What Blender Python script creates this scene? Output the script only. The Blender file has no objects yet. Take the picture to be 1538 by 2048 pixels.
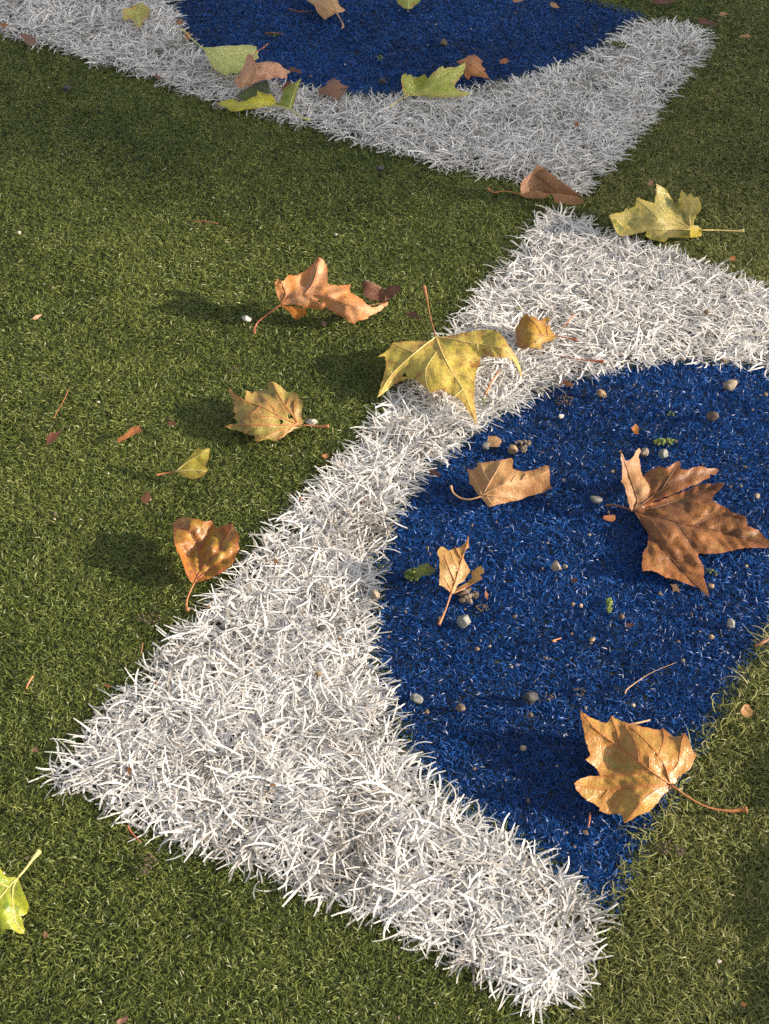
import bpy, math, random
import numpy as np
from mathutils import Vector, Matrix, noise, geometry

random.seed(11)
rng = np.random.default_rng(11)
S = bpy.context.scene
COL = S.collection
R = math.radians

# ------------------------------------------------------------------ camera, sky, sun, exposure
CAM_H, PITCH, TV = 1.0, R(46.0), 0.365          # height (m), angle below horizontal, tan of half the vertical view
cd = bpy.data.cameras.new('camera')
cam = bpy.data.objects.new('camera', cd)
COL.objects.link(cam)
cam.location = (0, 0, CAM_H)
cam.rotation_euler = (math.pi / 2 - PITCH, 0, 0)
cd.sensor_fit = 'VERTICAL'
cd.sensor_height = 24.0
cd.lens = 12.0 / TV
cd.clip_start, cd.clip_end = 0.02, 1500
cd.dof.use_dof = True
cd.dof.focus_distance = 1.36
cd.dof.aperture_fstop = 16.0
S.camera = cam

SUN_EL, SUN_AZ = R(18.0), R(-6.5)               # low sun from the right, a little behind the camera
sd = Vector((math.cos(SUN_EL) * math.cos(SUN_AZ), math.cos(SUN_EL) * math.sin(SUN_AZ), math.sin(SUN_EL)))
w = bpy.data.worlds.new('World')
S.world = w
w.use_nodes = True
wn = w.node_tree
sky = wn.nodes.new('ShaderNodeTexSky')
sky.sky_type = 'NISHITA'
sky.sun_disc = False
sky.sun_elevation = SUN_EL
sky.sun_rotation = math.pi / 2 - SUN_AZ
sky.dust_density = 2.0
bg = wn.nodes['Background']
hz = wn.nodes.new('ShaderNodeHueSaturation')        # thin autumn haze: a paler, less blue sky
hz.inputs['Saturation'].default_value = 0.27
wn.links.new(sky.outputs[0], hz.inputs['Color'])
wn.links.new(hz.outputs[0], bg.inputs[0])
bg.inputs[1].default_value = 0.138
sl = bpy.data.lights.new('sun', 'SUN')
sl.energy = 5.0
sl.angle = R(0.53)
sl.color = (1.0, 0.87, 0.70)
sun = bpy.data.objects.new('sun', sl)
COL.objects.link(sun)
sun.rotation_euler = (-sd).to_track_quat('-Z', 'Y').to_euler()
sun.location = (5, -1, 4)
S.view_settings.view_transform = 'Standard'
S.view_settings.look = 'None'
S.view_settings.gamma = 1
S.view_settings.exposure = 1.25
S.view_settings.use_curve_mapping = False
S.render.engine = 'CYCLES'
S.cycles.use_denoising = False
S.cycles.max_bounces = 12
S.cycles.diffuse_bounces = 6
S.cycles.transparent_max_bounces = 8

# ------------------------------------------------------------------ helpers
_f = np.array((0, math.cos(PITCH), -math.sin(PITCH)))
_u = np.array((0, math.sin(PITCH), math.cos(PITCH)))
_c = np.array((0, 0, CAM_H))


def at(px, py, z=0.0):
    """the place on the plane of height z (m) that the photograph shows at px, py (1538 x 2048)"""
    px, py, z = np.asarray(px, float), np.asarray(py, float), np.asarray(z, float)
    a = (px - 769) / 1024 * TV
    b = (1024 - py) / 1024 * TV
    d = np.stack([a, _f[1] + b * _u[1], _f[2] + b * _u[2]], -1)
    t = (z - CAM_H) / d[..., 2]
    return _c + d * t[..., None]


def px_scale(py):
    b = (1024 - py) / 1024 * TV
    depth = CAM_H / (math.sin(PITCH) - b * math.cos(PITCH))
    return 1024 / TV / depth                     # photo pixels per metre


def tag(o, label=None, cat=None, group=None, kind=None):
    for k, v in (('label', label), ('category', cat), ('group', group), ('kind', kind)):
        if v:
            o[k] = v
    return o


def mesh_obj(name, verts, faces, mat=None, parent=None, loc=None, smooth=True):
    me = bpy.data.meshes.new(name)
    me.from_pydata([tuple(v) for v in verts], [], faces)
    if smooth:
        me.polygons.foreach_set('use_smooth', [True] * len(me.polygons))
    me.update()
    if mat:
        me.materials.append(mat)
    o = bpy.data.objects.new(name, me)
    COL.objects.link(o)
    if parent:
        o.parent = parent
    if loc is not None:
        o.location = loc
    return o


def empty(name, loc):
    o = bpy.data.objects.new(name, None)
    COL.objects.link(o)
    o.empty_display_size = 0.02
    o.location = loc
    return o


class NT:
    def __init__(self, name):
        self.m = bpy.data.materials.new(name)
        self.m.use_nodes = True
        self.t = self.m.node_tree
        self.p = self.t.nodes['Principled BSDF']
        self.out = self.t.nodes['Material Output']

    def n(self, kind, **kw):
        nd = self.t.nodes.new(kind)
        for k, v in kw.items():
            if k.startswith('i_'):
                nd.inputs[k[2:]].default_value = v
            else:
                setattr(nd, k, v)
        return nd

    def l(self, a, b):
        self.t.links.new(a, b)

    def noise(self, scale, detail=3, rough=0.55, coord=None, seed=0.0):
        nd = self.n('ShaderNodeTexNoise', noise_dimensions='4D')
        nd.inputs['Scale'].default_value = scale
        nd.inputs['Detail'].default_value = detail
        nd.inputs['Roughness'].default_value = rough
        nd.inputs['W'].default_value = seed
        if coord is not None:
            self.l(coord, nd.inputs['Vector'])
        return nd.outputs['Fac']

    def ramp(self, fac, stops):
        nd = self.n('ShaderNodeValToRGB')
        el = nd.color_ramp.elements
        while len(el) < len(stops):
            el.new(0.5)
        for e, (p, c) in zip(el, stops):
            e.position = p
            e.color = (*c, 1) if len(c) == 3 else c
        self.l(fac, nd.inputs[0])
        return nd.outputs[0]

    def mix(self, fac, a, b, mode='MIX'):
        nd = self.n('ShaderNodeMix', data_type='RGBA', blend_type=mode)
        for s, v in ((nd.inputs[0], fac), (nd.inputs[6], a), (nd.inputs[7], b)):
            if isinstance(v, bpy.types.NodeSocket):
                self.l(v, s)
            elif isinstance(v, (int, float)):
                s.default_value = v
            else:
                s.default_value = (*v, 1)
        return nd.outputs[2]

    def math(self, op, a, b=0.0, clamp=False):
        nd = self.n('ShaderNodeMath', operation=op, use_clamp=clamp)
        for s, v in ((nd.inputs[0], a), (nd.inputs[1], b)):
            if isinstance(v, bpy.types.NodeSocket):
                self.l(v, s)
            else:
                s.default_value = v
        return nd.outputs[0]

    def attr(self, name):
        return self.n('ShaderNodeAttribute', attribute_name=name).outputs['Fac']

    def bump(self, h, strength, dist):
        nd = self.n('ShaderNodeBump')
        nd.inputs['Strength'].default_value = strength
        nd.inputs['Distance'].default_value = dist
        self.l(h, nd.inputs['Height'])
        self.l(nd.outputs[0], self.p.inputs['Normal'])
        return nd.outputs[0]

    def translucent(self, color, fac):
        tr = self.n('ShaderNodeBsdfTranslucent')
        self.l(color, tr.inputs[0])
        mx = self.n('ShaderNodeMixShader')
        mx.inputs[0].default_value = fac
        self.l(self.p.outputs[0], mx.inputs[1])
        self.l(tr.outputs[0], mx.inputs[2])
        self.l(mx.outputs[0], self.out.inputs[0])


def blade_material(name, stops, rough, spec, transl):
    m = NT(name)
    c = m.ramp(m.attr('tint'), stops)
    m.l(c, m.p.inputs['Base Color'])
    m.p.inputs['Roughness'].default_value = rough
    m.p.inputs['Specular IOR Level'].default_value = spec
    m.translucent(c, transl)
    return m.m


def leaf_material(name, c1, c2, c3, vein, edge, rough=0.5, transl=0.22, spot=0.55, seed=0.0, sc=1.0):
    m = NT(name)
    co = m.n('ShaderNodeTexCoord').outputs['Object']
    a = m.ramp(m.noise(32 * sc, 4, 0.6, co, seed), [(0.42, (0, 0, 0)), (0.58, (1, 1, 1))])
    b = m.ramp(m.noise(75 * sc, 4, 0.65, co, seed + 3.1), [(spot, (0, 0, 0)), (spot + 0.09, (1, 1, 1))])
    col = m.mix(a, c1, c2)
    col = m.mix(m.math('MULTIPLY', b, m.math('ADD', m.math('MULTIPLY', m.attr('mid'), 0.6), 0.35)), col, c3)
    fine = m.ramp(m.noise(330, 4, 0.75, co, seed + 7), [(0.3, (0.58, 0.55, 0.52)), (0.7, (1.28, 1.28, 1.28))])
    col = m.mix(1.0, col, fine, 'MULTIPLY')
    specks = m.ramp(m.noise(600, 2, 0.5, co, seed + 9), [(0.66, (0, 0, 0)), (0.72, (1, 1, 1))])
    col = m.mix(m.math('MULTIPLY', specks, 0.55), col, tuple(x * 0.25 for x in c3))
    ed = m.math('MULTIPLY', m.attr('edge'), m.ramp(m.noise(60, 3, 0.6, co, seed + 5), [(0.35, (0, 0, 0)), (0.6, (1, 1, 1))]))
    col = m.mix(m.math('MULTIPLY', ed, 0.85), col, edge)
    col = m.mix(m.math('MULTIPLY', m.attr('vein'), 0.55), col, vein)
    m.l(col, m.p.inputs['Base Color'])
    m.p.inputs['Roughness'].default_value = rough
    m.p.inputs['Specular IOR Level'].default_value = 0.4
    vo = m.n('ShaderNodeTexVoronoi', feature='DISTANCE_TO_EDGE')
    vo.inputs['Scale'].default_value = 260
    m.l(co, vo.inputs['Vector'])
    h = m.math('ADD', m.math('MINIMUM', vo.outputs['Distance'], 0.12), m.math('MULTIPLY', m.noise(180, 4, 0.6, co, seed), 0.35))
    m.bump(h, 0.6, 0.002)
    m.translucent(col, transl)
    return m.m


def plain_material(name, c1, c2, scale=200, rough=0.7, bump=0.4, dist=0.001, lo=0.35, hi=0.65):
    m = NT(name)
    co = m.n('ShaderNodeTexCoord').outputs['Object']
    nz = m.noise(scale, 5, 0.65, co)
    col = m.ramp(nz, [(lo, c1), (hi, c2)])
    m.l(col, m.p.inputs['Base Color'])
    m.p.inputs['Roughness'].default_value = rough
    m.p.inputs['Specular IOR Level'].default_value = 0.3
    m.bump(m.noise(scale * 2.5, 4, 0.6, co), bump, dist)
    return m.m


def in_poly(P, poly):
    x, y = P[:, 0], P[:, 1]
    inside = np.zeros(len(P), bool)
    n = len(poly)
    for i in range(n):
        x1, y1 = poly[i]
        x2, y2 = poly[(i + 1) % n]
        cross = ((y1 > y) != (y2 > y)) & (x < (x2 - x1) * (y - y1) / (y2 - y1 + 1e-12) + x1)
        inside ^= cross
    return inside


def nearest_edge(P, poly, closed=True):
    """distance to the outline and the vector from the outline's nearest point"""
    best = np.full(len(P), 1e9)
    vec = np.zeros((len(P), 2))
    n = len(poly)
    for i in range(n if closed else n - 1):
        a = np.array(poly[i][:2], float)
        b = np.array(poly[(i + 1) % n][:2], float)
        ab = b - a
        t = np.clip(((P - a) @ ab) / (ab @ ab + 1e-12), 0, 1)
        v = P - (a + t[:, None] * ab)
        d = np.hypot(v[:, 0], v[:, 1])
        k = d < best
        best[k] = d[k]
        vec[k] = v[k]
    return best, vec


# ------------------------------------------------------------------ ground
def ground():
    m = NT('turf_backing')
    co = m.n('ShaderNodeTexCoord').outputs['Object']
    c = m.ramp(m.noise(260, 5, 0.7, co), [(0.3, (0.02, 0.024, 0.010)), (0.55, (0.042, 0.05, 0.018)), (0.75, (0.065, 0.06, 0.03))])
    m.l(c, m.p.inputs['Base Color'])
    m.p.inputs['Roughness'].default_value = 0.9
    m.bump(m.noise(500, 4, 0.7, co), 0.6, 0.003)
    k = 300
    o = mesh_obj('ground', [(-k, -k, 0), (k, -k, 0), (k, k, 0), (-k, k, 0)], [(0, 1, 2, 3)], m.m, smooth=False)
    tag(o, 'dark sandy backing of the sports pitch under the artificial turf', 'ground', kind='structure')


ground()


# unseen building added past the right edge to cast shade over the far pitch
def shade_building():
    wall = plain_material('render_wall', (0.42, 0.39, 0.34), (0.5, 0.47, 0.42), 3, 0.9, 0.2, 0.01)
    roofm = plain_material('roof_sheet', (0.12, 0.10, 0.09), (0.17, 0.14, 0.12), 4, 0.7, 0.2, 0.01)
    frm = plain_material('frame_paint', (0.6, 0.6, 0.58), (0.7, 0.7, 0.68), 6, 0.5, 0.1, 0.002)
    g = NT('window_glass')
    g.p.inputs['Base Color'].default_value = (0.02, 0.025, 0.03, 1)
    g.p.inputs['Roughness'].default_value = 0.08

    def box(name, a, b, mat, parent):
        x0, y0, z0 = a
        x1, y1, z1 = b
        v = [(x0, y0, z0), (x1, y0, z0), (x1, y1, z0), (x0, y1, z0), (x0, y0, z1), (x1, y0, z1), (x1, y1, z1), (x0, y1, z1)]
        f = [(0, 3, 2, 1), (4, 5, 6, 7), (0, 1, 5, 4), (1, 2, 6, 5), (2, 3, 7, 6), (3, 0, 4, 7)]
        return mesh_obj(name, v, f, mat, parent, smooth=False)
    dist = 38.0
    p0 = at(769, 440)[:2]
    x, y = p0[0] + dist * math.cos(SUN_AZ), p0[1] + dist * math.sin(SUN_AZ)
    t = empty('shade_building', (x, y, 0))
    tag(t, 'unseen tall pale building added right of the pitch to shade its far part', 'building')
    box('wall', (0, 0, 0), (12, 22, 15), wall, t)
    box('roof', (-0.004, -0.004, 15), (12.3, 22.3, 15.4), roofm, t)
    for k in range(4):
        for s in range(4):
            fr = box('window', (-0.06, 2 + s * 5, 1.2 + k * 3.5), (-0.002, 3.6 + s * 5, 2.8 + k * 3.5), frm, t)
            box('pane', (-0.08, 2.12 + s * 5, 1.32 + k * 3.5), (-0.062, 3.48 + s * 5, 2.68 + k * 3.5), g.m, fr)


shade_building()

# ------------------------------------------------------------------ turf
W_UP = [(-260, -60), (-260, -10), (0, 55), (100, 85), (190, 115), (290, 140), (345, 165), (440, 198), (500, 212), (600, 238), (650, 255),
        (780, 292), (900, 325), (1000, 345), (1100, 360), (1160, 386), (1182, 368), (1205, 335), (1250, 295), (1280, 255), (1325, 208),
        (1370, 145), (1415, 95), (1425, 62), (1395, 46), (1340, 34), (1290, 26), (1258, 42), (1215, 78), (1160, 108), (1060, 142),
        (950, 168), (830, 182), (720, 182), (600, 165), (490, 142), (405, 100), (365, 50), (345, 0), (330, -60)]
B_UP = [(330, -60), (345, 0), (365, 50), (405, 100), (490, 142), (600, 165), (720, 182), (830, 182), (950, 168), (1060, 142),
        (1160, 108), (1215, 78), (1258, 42), (1290, 26), (1190, -4), (1000, -60)]
IN_LOW = [(1890, 806), (1720, 760), (1538, 733), (1440, 725), (1350, 722), (1280, 735), (1230, 745), (1160, 757), (1090, 785), (1020, 832), (965, 862),
          (930, 892), (880, 932), (838, 975), (812, 1020), (788, 1065), (772, 1120), (764, 1180), (757, 1250), (762, 1320), (785, 1385),
          (805, 1430), (828, 1490), (875, 1560), (985, 1655), (1095, 1725), (1212, 1822)]
IN_LOW = [(x - 14, y - 14) for x, y in IN_LOW[:-3]] + [(984, 1646), (1102, 1714), (1226, 1822)]
W_LOW = [(1104, 398), (1145, 416), (1200, 442), (1300, 476), (1400, 510), (1538, 562), (1720, 632), (1960, 724)] + IN_LOW + [
        (1214, 1872), (1182, 1945), (1134, 2016), (1062, 2006), (990, 1960), (920, 1918), (810, 1862), (700, 1806), (600, 1774),
        (500, 1728), (350, 1670), (270, 1640), (180, 1582), (84, 1556), (80, 1530), (150, 1468), (215, 1395), (285, 1330), (335, 1265),
        (400, 1210), (455, 1150), (505, 1085), (575, 1020), (645, 935), (722, 862), (765, 802), (825, 738), (905, 640), (955, 580),
        (1012, 518), (1058, 452)]
B_LOW = IN_LOW + [(1280, 1690), (1350, 1570), (1430, 1420), (1490, 1330), (1560, 1235), (1720, 1010), (1870, 812)]


def world_poly(pp, z):
    a = np.array(pp, float)
    return at(a[:, 0], a[:, 1], np.full(len(a), z))[:, :2]


PW_UP, PB_UP, PW_LOW, PB_LOW = (world_poly(p, z) for p, z in ((W_UP, .014), (B_UP, .009), (W_LOW, .015), (B_LOW, .009)))
# the left piece of green turf, the right piece begins at the seam that runs past the points of the white bands
SEAM = [(1440, -90), (1425, 62), (1180, 362), (1150, 400), (1108, 420), (1160, 428), (1720, 640), (1960, 726), (1890, 806), (1720, 1010), (1560, 1235), (1212, 1822), (1112, 1990), (1085, 2200), (2600, 2200),
        (2600, -90)]
P_RIGHT = world_poly(SEAM, 0.006)
FRAME = world_poly([(-190, -90), (1728, -90), (1740, 2170), (-200, 2170)], 0.0)


def scatter(per_m2, regions, excl=(), pad=0.0):
    lo, hi = FRAME.min(0), FRAME.max(0)
    n = int(per_m2 * np.prod(hi - lo))
    P = rng.uniform(lo, hi, (n, 2))
    P = P[in_poly(P, FRAME)]
    for r in regions:
        q = in_poly(P, r)
        if pad:                                     # the pile of the neighbour reaches a little under the white rim
            o_ = np.flatnonzero(~q)
            o_ = o_[(P[o_, 0] > r[:, 0].min() - pad) & (P[o_, 0] < r[:, 0].max() + pad) & (P[o_, 1] > r[:, 1].min() - pad) & (P[o_, 1] < r[:, 1].max() + pad)]
            q[o_] = nearest_edge(P[o_], r)[0] < pad
        P = P[q]
    for r in excl:
        i = np.flatnonzero(in_poly(P, r))
        if pad and len(i):
            i = i[nearest_edge(P[i], r)[0] > pad]
        q = np.ones(len(P), bool)
        q[i] = False
        P = P[q]
    k = np.ones(len(P), bool)
    P = P[k]
    depth = P[:, 1] * math.cos(PITCH) + CAM_H * math.sin(PITCH)
    keep = np.clip(1.42 / depth, 0.55, 1.0)
    m = rng.random(len(P)) < keep
    return P[m], 1 / np.sqrt(keep[m])


def blades(name, P, wsc, phi, L, wid, th0, th1, dphi, twist, mat, label, seg=3, tint=None, zroot=0.0, taper=0.35):
    """ribbons of turf: every row of P is the root of one blade"""
    n = len(P)
    k = seg + 1
    s = np.linspace(0, 1, k)
    th = th0[:, None] + (th1 - th0)[:, None] * s[None] ** 0.85
    ph = phi[:, None] + dphi[:, None] * s[None]
    ds = (L / seg)[:, None]
    thm = (th[:, 1:] + th[:, :-1]) / 2
    phm = (ph[:, 1:] + ph[:, :-1]) / 2
    z0 = np.zeros((n, 1))
    X = np.concatenate([z0, np.cumsum(np.sin(thm) * np.cos(phm) * ds, 1)], 1) + P[:, :1]
    Y = np.concatenate([z0, np.cumsum(np.sin(thm) * np.sin(phm) * ds, 1)], 1) + P[:, 1:2]
    Z = np.concatenate([z0, np.cumsum(np.cos(thm) * ds, 1)], 1) + zroot
    Z[:, 1:] = np.maximum(Z[:, 1:], 0.0015 + 0.001 * rng.random((n, k - 1)))
    # side vector, turned about the blade by its twist
    T = np.stack([np.sin(th) * np.cos(ph), np.sin(th) * np.sin(ph), np.cos(th)], -1)
    A = np.stack([-np.sin(ph), np.cos(ph), np.zeros_like(ph)], -1)
    B = np.cross(T, A)
    tw = twist[:, None] * (0.3 + s[None])
    side = A * np.cos(tw)[..., None] + B * np.sin(tw)[..., None]
    prof = (1 - (1 - taper) * s ** 3)
    hw = (wid * wsc)[:, None] * prof[None] / 2
    C = np.stack([X, Y, Z], -1)
    V = np.stack([C - side * hw[..., None], C + side * hw[..., None]], 2)       # n, k, 2, 3
    V[..., 2] = np.maximum(V[..., 2], 0.0004)
    V = V.reshape(-1, 3)
    base = (np.arange(n) * 2 * k)[:, None]
    q = np.array([[2 * i, 2 * i + 1, 2 * i + 3, 2 * i + 2] for i in range(seg)]).reshape(-1)
    F = (base + q[None]).reshape(-1)
    me = bpy.data.meshes.new(name)
    me.vertices.add(len(V))
    me.vertices.foreach_set('co', V.astype(np.float32).reshape(-1))
    nf = n * seg
    me.loops.add(nf * 4)
    me.loops.foreach_set('vertex_index', F.astype(np.int32))
    me.polygons.add(nf)
    me.polygons.foreach_set('loop_start', np.arange(0, nf * 4, 4, dtype=np.int32))
    me.polygons.foreach_set('use_smooth', np.ones(nf, bool))
    at_ = me.attributes.new('tint', 'FLOAT', 'POINT')
    at_.data.foreach_set('value', np.repeat(tint, 2 * k).astype(np.float32))
    me.update(calc_edges=True)
    me.materials.append(mat)
    o = bpy.data.objects.new(name, me)
    COL.objects.link(o)
    tag(o, label, 'artificial turf', kind='stuff')
    return o


def low_noise(P, sc, seed):
    return np.array([noise.noise((x * sc, y * sc, seed)) for x, y in P])


GREEN = blade_material('green_fibre', [(0.0, (0.036, 0.054, 0.011)), (0.45, (0.124, 0.155, 0.032)), (0.85, (0.225, 0.245, 0.06)), (1.0, (0.27, 0.26, 0.09))], 0.4, 0.32, 0.34)
GREEN_R = blade_material('faded_green_fibre', [(0.0, (0.06, 0.070, 0.016)), (0.45, (0.165, 0.185, 0.048)), (0.85, (0.27, 0.265, 0.085)), (1.0, (0.34, 0.30, 0.14))], 0.45, 0.3, 0.34)
BLUE = blade_material('blue_fibre', [(0.0, (0.003, 0.020, 0.085)), (0.5, (0.005, 0.052, 0.21)), (0.85, (0.012, 0.098, 0.36)), (1.0, (0.06, 0.15, 0.40))], 0.38, 0.25, 0.22)
WHITE = blade_material('white_fibre', [(0.0, (0.26, 0.235, 0.20)), (0.3, (0.58, 0.56, 0.535)), (0.8, (0.74, 0.715, 0.685)), (1.0, (0.67, 0.62, 0.56))], 0.55, 0.25, 0.28)


def short_turf(name, regions, excl, per_m2, mat, label, L0=0.0074, wid=0.00088, bias=0.0, seg=2):
    P, ws = scatter(per_m2, regions, excl, 0.006 if len(excl) in (1, 5) else 0.0)
    n = len(P)
    phi = np.where(rng.random(n) < 0.45, math.pi * 2.5 * low_noise(P, 4.0, 8.2) + rng.normal(0, 0.9, n), rng.uniform(0, 2 * math.pi, n))
    L = L0 * rng.uniform(0.7, 1.35, n)
    th0 = np.abs(rng.normal(0.25, 0.25, n))
    th1 = rng.uniform(1.3, 3.1, n)
    dphi = rng.normal(0, 1.5, n)
    tw = rng.normal(0, 0.8, n)
    tint = np.clip(rng.normal(0.42, 0.2, n) + 0.2 * low_noise(P, 5.0, 3.3) + 0.22 * low_noise(P, 45.0, 1.7) + bias, 0, 1)
    return blades(name, P, ws, phi, L, wid * rng.uniform(0.75, 1.25, n), th0, th1, dphi, tw, mat, label, seg, tint)


def long_turf(name, poly, per_m2, label):
    # tufts of a few blades, trodden over in drifting directions; blades at the rim lean out over the neighbouring turf
    nb = 4
    T, ws = scatter(per_m2 / nb, [poly])
    d, _ = nearest_edge(T, poly)
    k = d > 0.0065
    T, ws = T[k], ws[k]
    n = len(T) * nb
    P = np.repeat(T, nb, 0) + rng.normal(0, 0.0035, (n, 2))
    w_ = np.repeat(ws ** 0.4, nb)
    d, v = nearest_edge(P, poly)
    out = np.arctan2(-v[:, 1], -v[:, 0])
    drift = np.repeat(math.pi * 2.2 * low_noise(T, 9.0, 4.4) + rng.normal(0, 0.9, len(T)), nb)
    q = rng.random(n)
    phi = np.where(q < 0.4, drift + rng.normal(0, 0.55, n), rng.uniform(0, 2 * math.pi, n))
    rim = (d < 0.019) & (rng.random(n) < 0.45)
    phi = np.where(rim, out + rng.normal(0, 0.8, n), phi)
    L = rng.uniform(0.015, 0.036, n)
    L = np.where(d < 0.02, L * 0.75, L)
    th0 = np.clip(rng.normal(1.2, 0.22, n), 0.4, 1.5)
    th1 = rng.uniform(1.38, 1.85, n)
    dphi = rng.normal(0, 0.85, n)
    tw = rng.normal(0, 0.38, n)
    dirt = np.array([max(0.0, noise.noise((x * 22, y * 22, 5.0)) - 0.06) for x, y in T])
    tint = np.clip(rng.normal(0.58, 0.2, n) + 0.12 * low_noise(P, 12.0, 9.1) - 0.9 * np.repeat(dirt, nb) - 0.6 * (rng.random(n) < 0.06), 0, 1)
    return blades(name, P, w_, phi, L, 0.00145 * rng.uniform(0.6, 1.4, n), th0, th1, dphi, tw, WHITE, label, 4, tint, 0.0062 * rng.random((n, 1)) ** 0.9, taper=0.5)


short_turf('green_turf', [], [PW_UP, PB_UP, PW_LOW, PB_LOW, P_RIGHT], 480000, GREEN,
           'short curly green artificial turf left of the white bands')
short_turf('green_turf', [P_RIGHT], [PW_UP, PB_UP, PW_LOW, PB_LOW], 440000, GREEN_R,
           'short faded green artificial turf right of the white and blue shapes', 0.0098, 0.00082, 0.0)
short_turf('blue_turf', [PB_LOW], [PW_LOW], 400000, BLUE, 'short blue artificial turf inside the lower white band, strewn with pebbles', 0.0084, 0.00088)
short_turf('blue_turf', [PB_UP], [PW_UP], 420000, BLUE, 'short blue artificial turf inside the upper white band at the top of the picture', 0.0084, 0.00088)
long_turf('white_turf', PW_LOW, 142000, 'long shaggy white artificial turf of the large lower band')
long_turf('white_turf', PW_UP, 155000, 'long shaggy white artificial turf of the upper band across the top')


def frayed_seam():
    a, b = at(1215, 1815, .006)[:2], at(1720, 1010, .006)[:2]
    n = 420
    t = rng.random(n) ** 0.8
    P = a + (b - a) * t[:, None] + rng.normal(0, 0.006, (n, 2))
    blades('frayed_fibres', P, np.ones(n), rng.uniform(0, 6.28, n), rng.uniform(.014, .030, n), rng.uniform(.0006, .001, n), rng.uniform(.3, 1, n), rng.uniform(1.4, 2.6, n),
           rng.normal(0, 2.2, n), rng.normal(0, .8, n), GREEN_R, 'frayed pale fibres along the straight seam between blue and faded green turf', 5, rng.uniform(.7, 1, n), .001)


frayed_seam()

# the pitch goes on round the picture: one small patch of the same blades, laid again and again by geometry nodes
def turf_around():
    L, n = 0.08, 1700
    P = rng.uniform(-L / 2 - .006, L / 2 + .006, (n, 2))
    o = blades('green_turf', P, np.full(n, 1.15), rng.uniform(0, 6.28, n), 0.0115 * rng.uniform(.7, 1.35, n), 0.0012 * rng.uniform(.75, 1.25, n), np.abs(rng.normal(.25, .25, n)),
               rng.uniform(1, 2.6, n), rng.normal(0, 1.5, n), rng.normal(0, .8, n), GREEN, 'short green artificial turf of the pitch all round the picture', 3,
               np.clip(rng.normal(.42, .2, n), 0, 1))
    spots = []
    hole = FRAME + 0.02 * np.sign(FRAME - FRAME.mean(0)) * np.array([-1, -1])
    for i in range(-28, 29):
        for j in range(-8, 44):
            c = np.array([[i * L + q * L * .3, j * L + 0.02 + r * L * .3] for q in (-1, 0, 1) for r in (-1, 0, 1)])
            if not in_poly(c, hole).any():
                spots.append((i * L, j * L + 0.02, 0))
    me = o.data
    old = len(me.vertices)
    me.vertices.add(len(spots))
    co = np.empty(len(me.vertices) * 3, np.float32)
    me.vertices.foreach_get('co', co)
    co[old * 3:] = np.array(spots, np.float32).reshape(-1)
    me.vertices.foreach_set('co', co)
    set_attr(me, 'spot', np.r_[np.zeros(old), np.ones(len(spots))])
    set_attr(me, 'turn', np.r_[np.zeros(old), rng.integers(0, 4, len(spots)) * math.pi / 2])
    me.update()
    g = bpy.data.node_groups.new('lay_turf', 'GeometryNodeTree')
    g.interface.new_socket('Geometry', in_out='INPUT', socket_type='NodeSocketGeometry')
    g.interface.new_socket('Geometry', in_out='OUTPUT', socket_type='NodeSocketGeometry')
    N, K = g.nodes.new, g.links.new
    gi, go = N('NodeGroupInput'), N('NodeGroupOutput')
    a = N('GeometryNodeInputNamedAttribute')
    a.data_type = 'FLOAT'
    a.inputs['Name'].default_value = 'spot'
    t = N('GeometryNodeInputNamedAttribute')
    t.data_type = 'FLOAT'
    t.inputs['Name'].default_value = 'turn'
    cmp_ = N('ShaderNodeMath')
    cmp_.operation = 'GREATER_THAN'
    cmp_.inputs[1].default_value = 0.5
    sp = N('GeometryNodeSeparateGeometry')
    xyz = N('ShaderNodeCombineXYZ')
    ip = N('GeometryNodeInstanceOnPoints')
    K(a.outputs[0], cmp_.inputs[0])
    K(gi.outputs[0], sp.inputs['Geometry'])
    K(cmp_.outputs[0], sp.inputs['Selection'])
    K(sp.outputs['Selection'], ip.inputs['Points'])
    K(sp.outputs['Inverted'], ip.inputs['Instance'])
    K(t.outputs[0], xyz.inputs['Z'])
    K(xyz.outputs[0], ip.inputs['Rotation'])
    K(ip.outputs[0], go.inputs[0])
    md = o.modifiers.new('lay_turf', 'NODES')
    md.node_group = g


# ------------------------------------------------------------------ leaves
def tps(ctrl):
    """smooth surface through control points (x, y, z)"""
    C = np.array(ctrl, float)
    n = len(C)
    if n == 1:
        return lambda P: np.full(len(P), C[0, 2])
    sc = 100.0
    xy = C[:, :2] / sc

    def U(r):
        return np.where(r > 1e-9, r * r * np.log(r + 1e-12), 0)
    K = U(np.linalg.norm(xy[:, None] - xy[None], axis=-1)) + np.eye(n) * 0.02
    Q = np.concatenate([np.ones((n, 1)), xy], 1)
    A = np.zeros((n + 3, n + 3))
    A[:n, :n] = K
    A[:n, n:] = Q
    A[n:, :n] = Q.T
    A[n:, n:] += np.eye(3) * (1e-3 if n < 4 else 1e-9)
    sol = np.linalg.lstsq(A, np.concatenate([C[:, 2], [0, 0, 0]]), rcond=None)[0]

    def f(P):
        p = np.asarray(P, float)[:, :2] / sc
        return U(np.linalg.norm(p[:, None] - xy[None], axis=-1)) @ sol[:n] + np.concatenate([np.ones((len(p), 1)), p], 1) @ sol[n:]
    return f


def densify(poly, step, jag, closed=True):
    out = []
    n = len(poly)
    for i in range(n if closed else n - 1):
        a, b = np.array(poly[i], float), np.array(poly[(i + 1) % n], float)
        L = np.linalg.norm(b - a)
        k = max(1, int(round(L / step)))
        nrm = np.array([-(b - a)[1], (b - a)[0]]) / (L + 1e-9)
        for j in range(k):
            p = a + (b - a) * j / k
            if j:
                p = p + nrm * random.uniform(-jag, jag)
            out.append(p)
    if not closed:
        out.append(np.array(poly[-1], float))
    return np.array(out)


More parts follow.
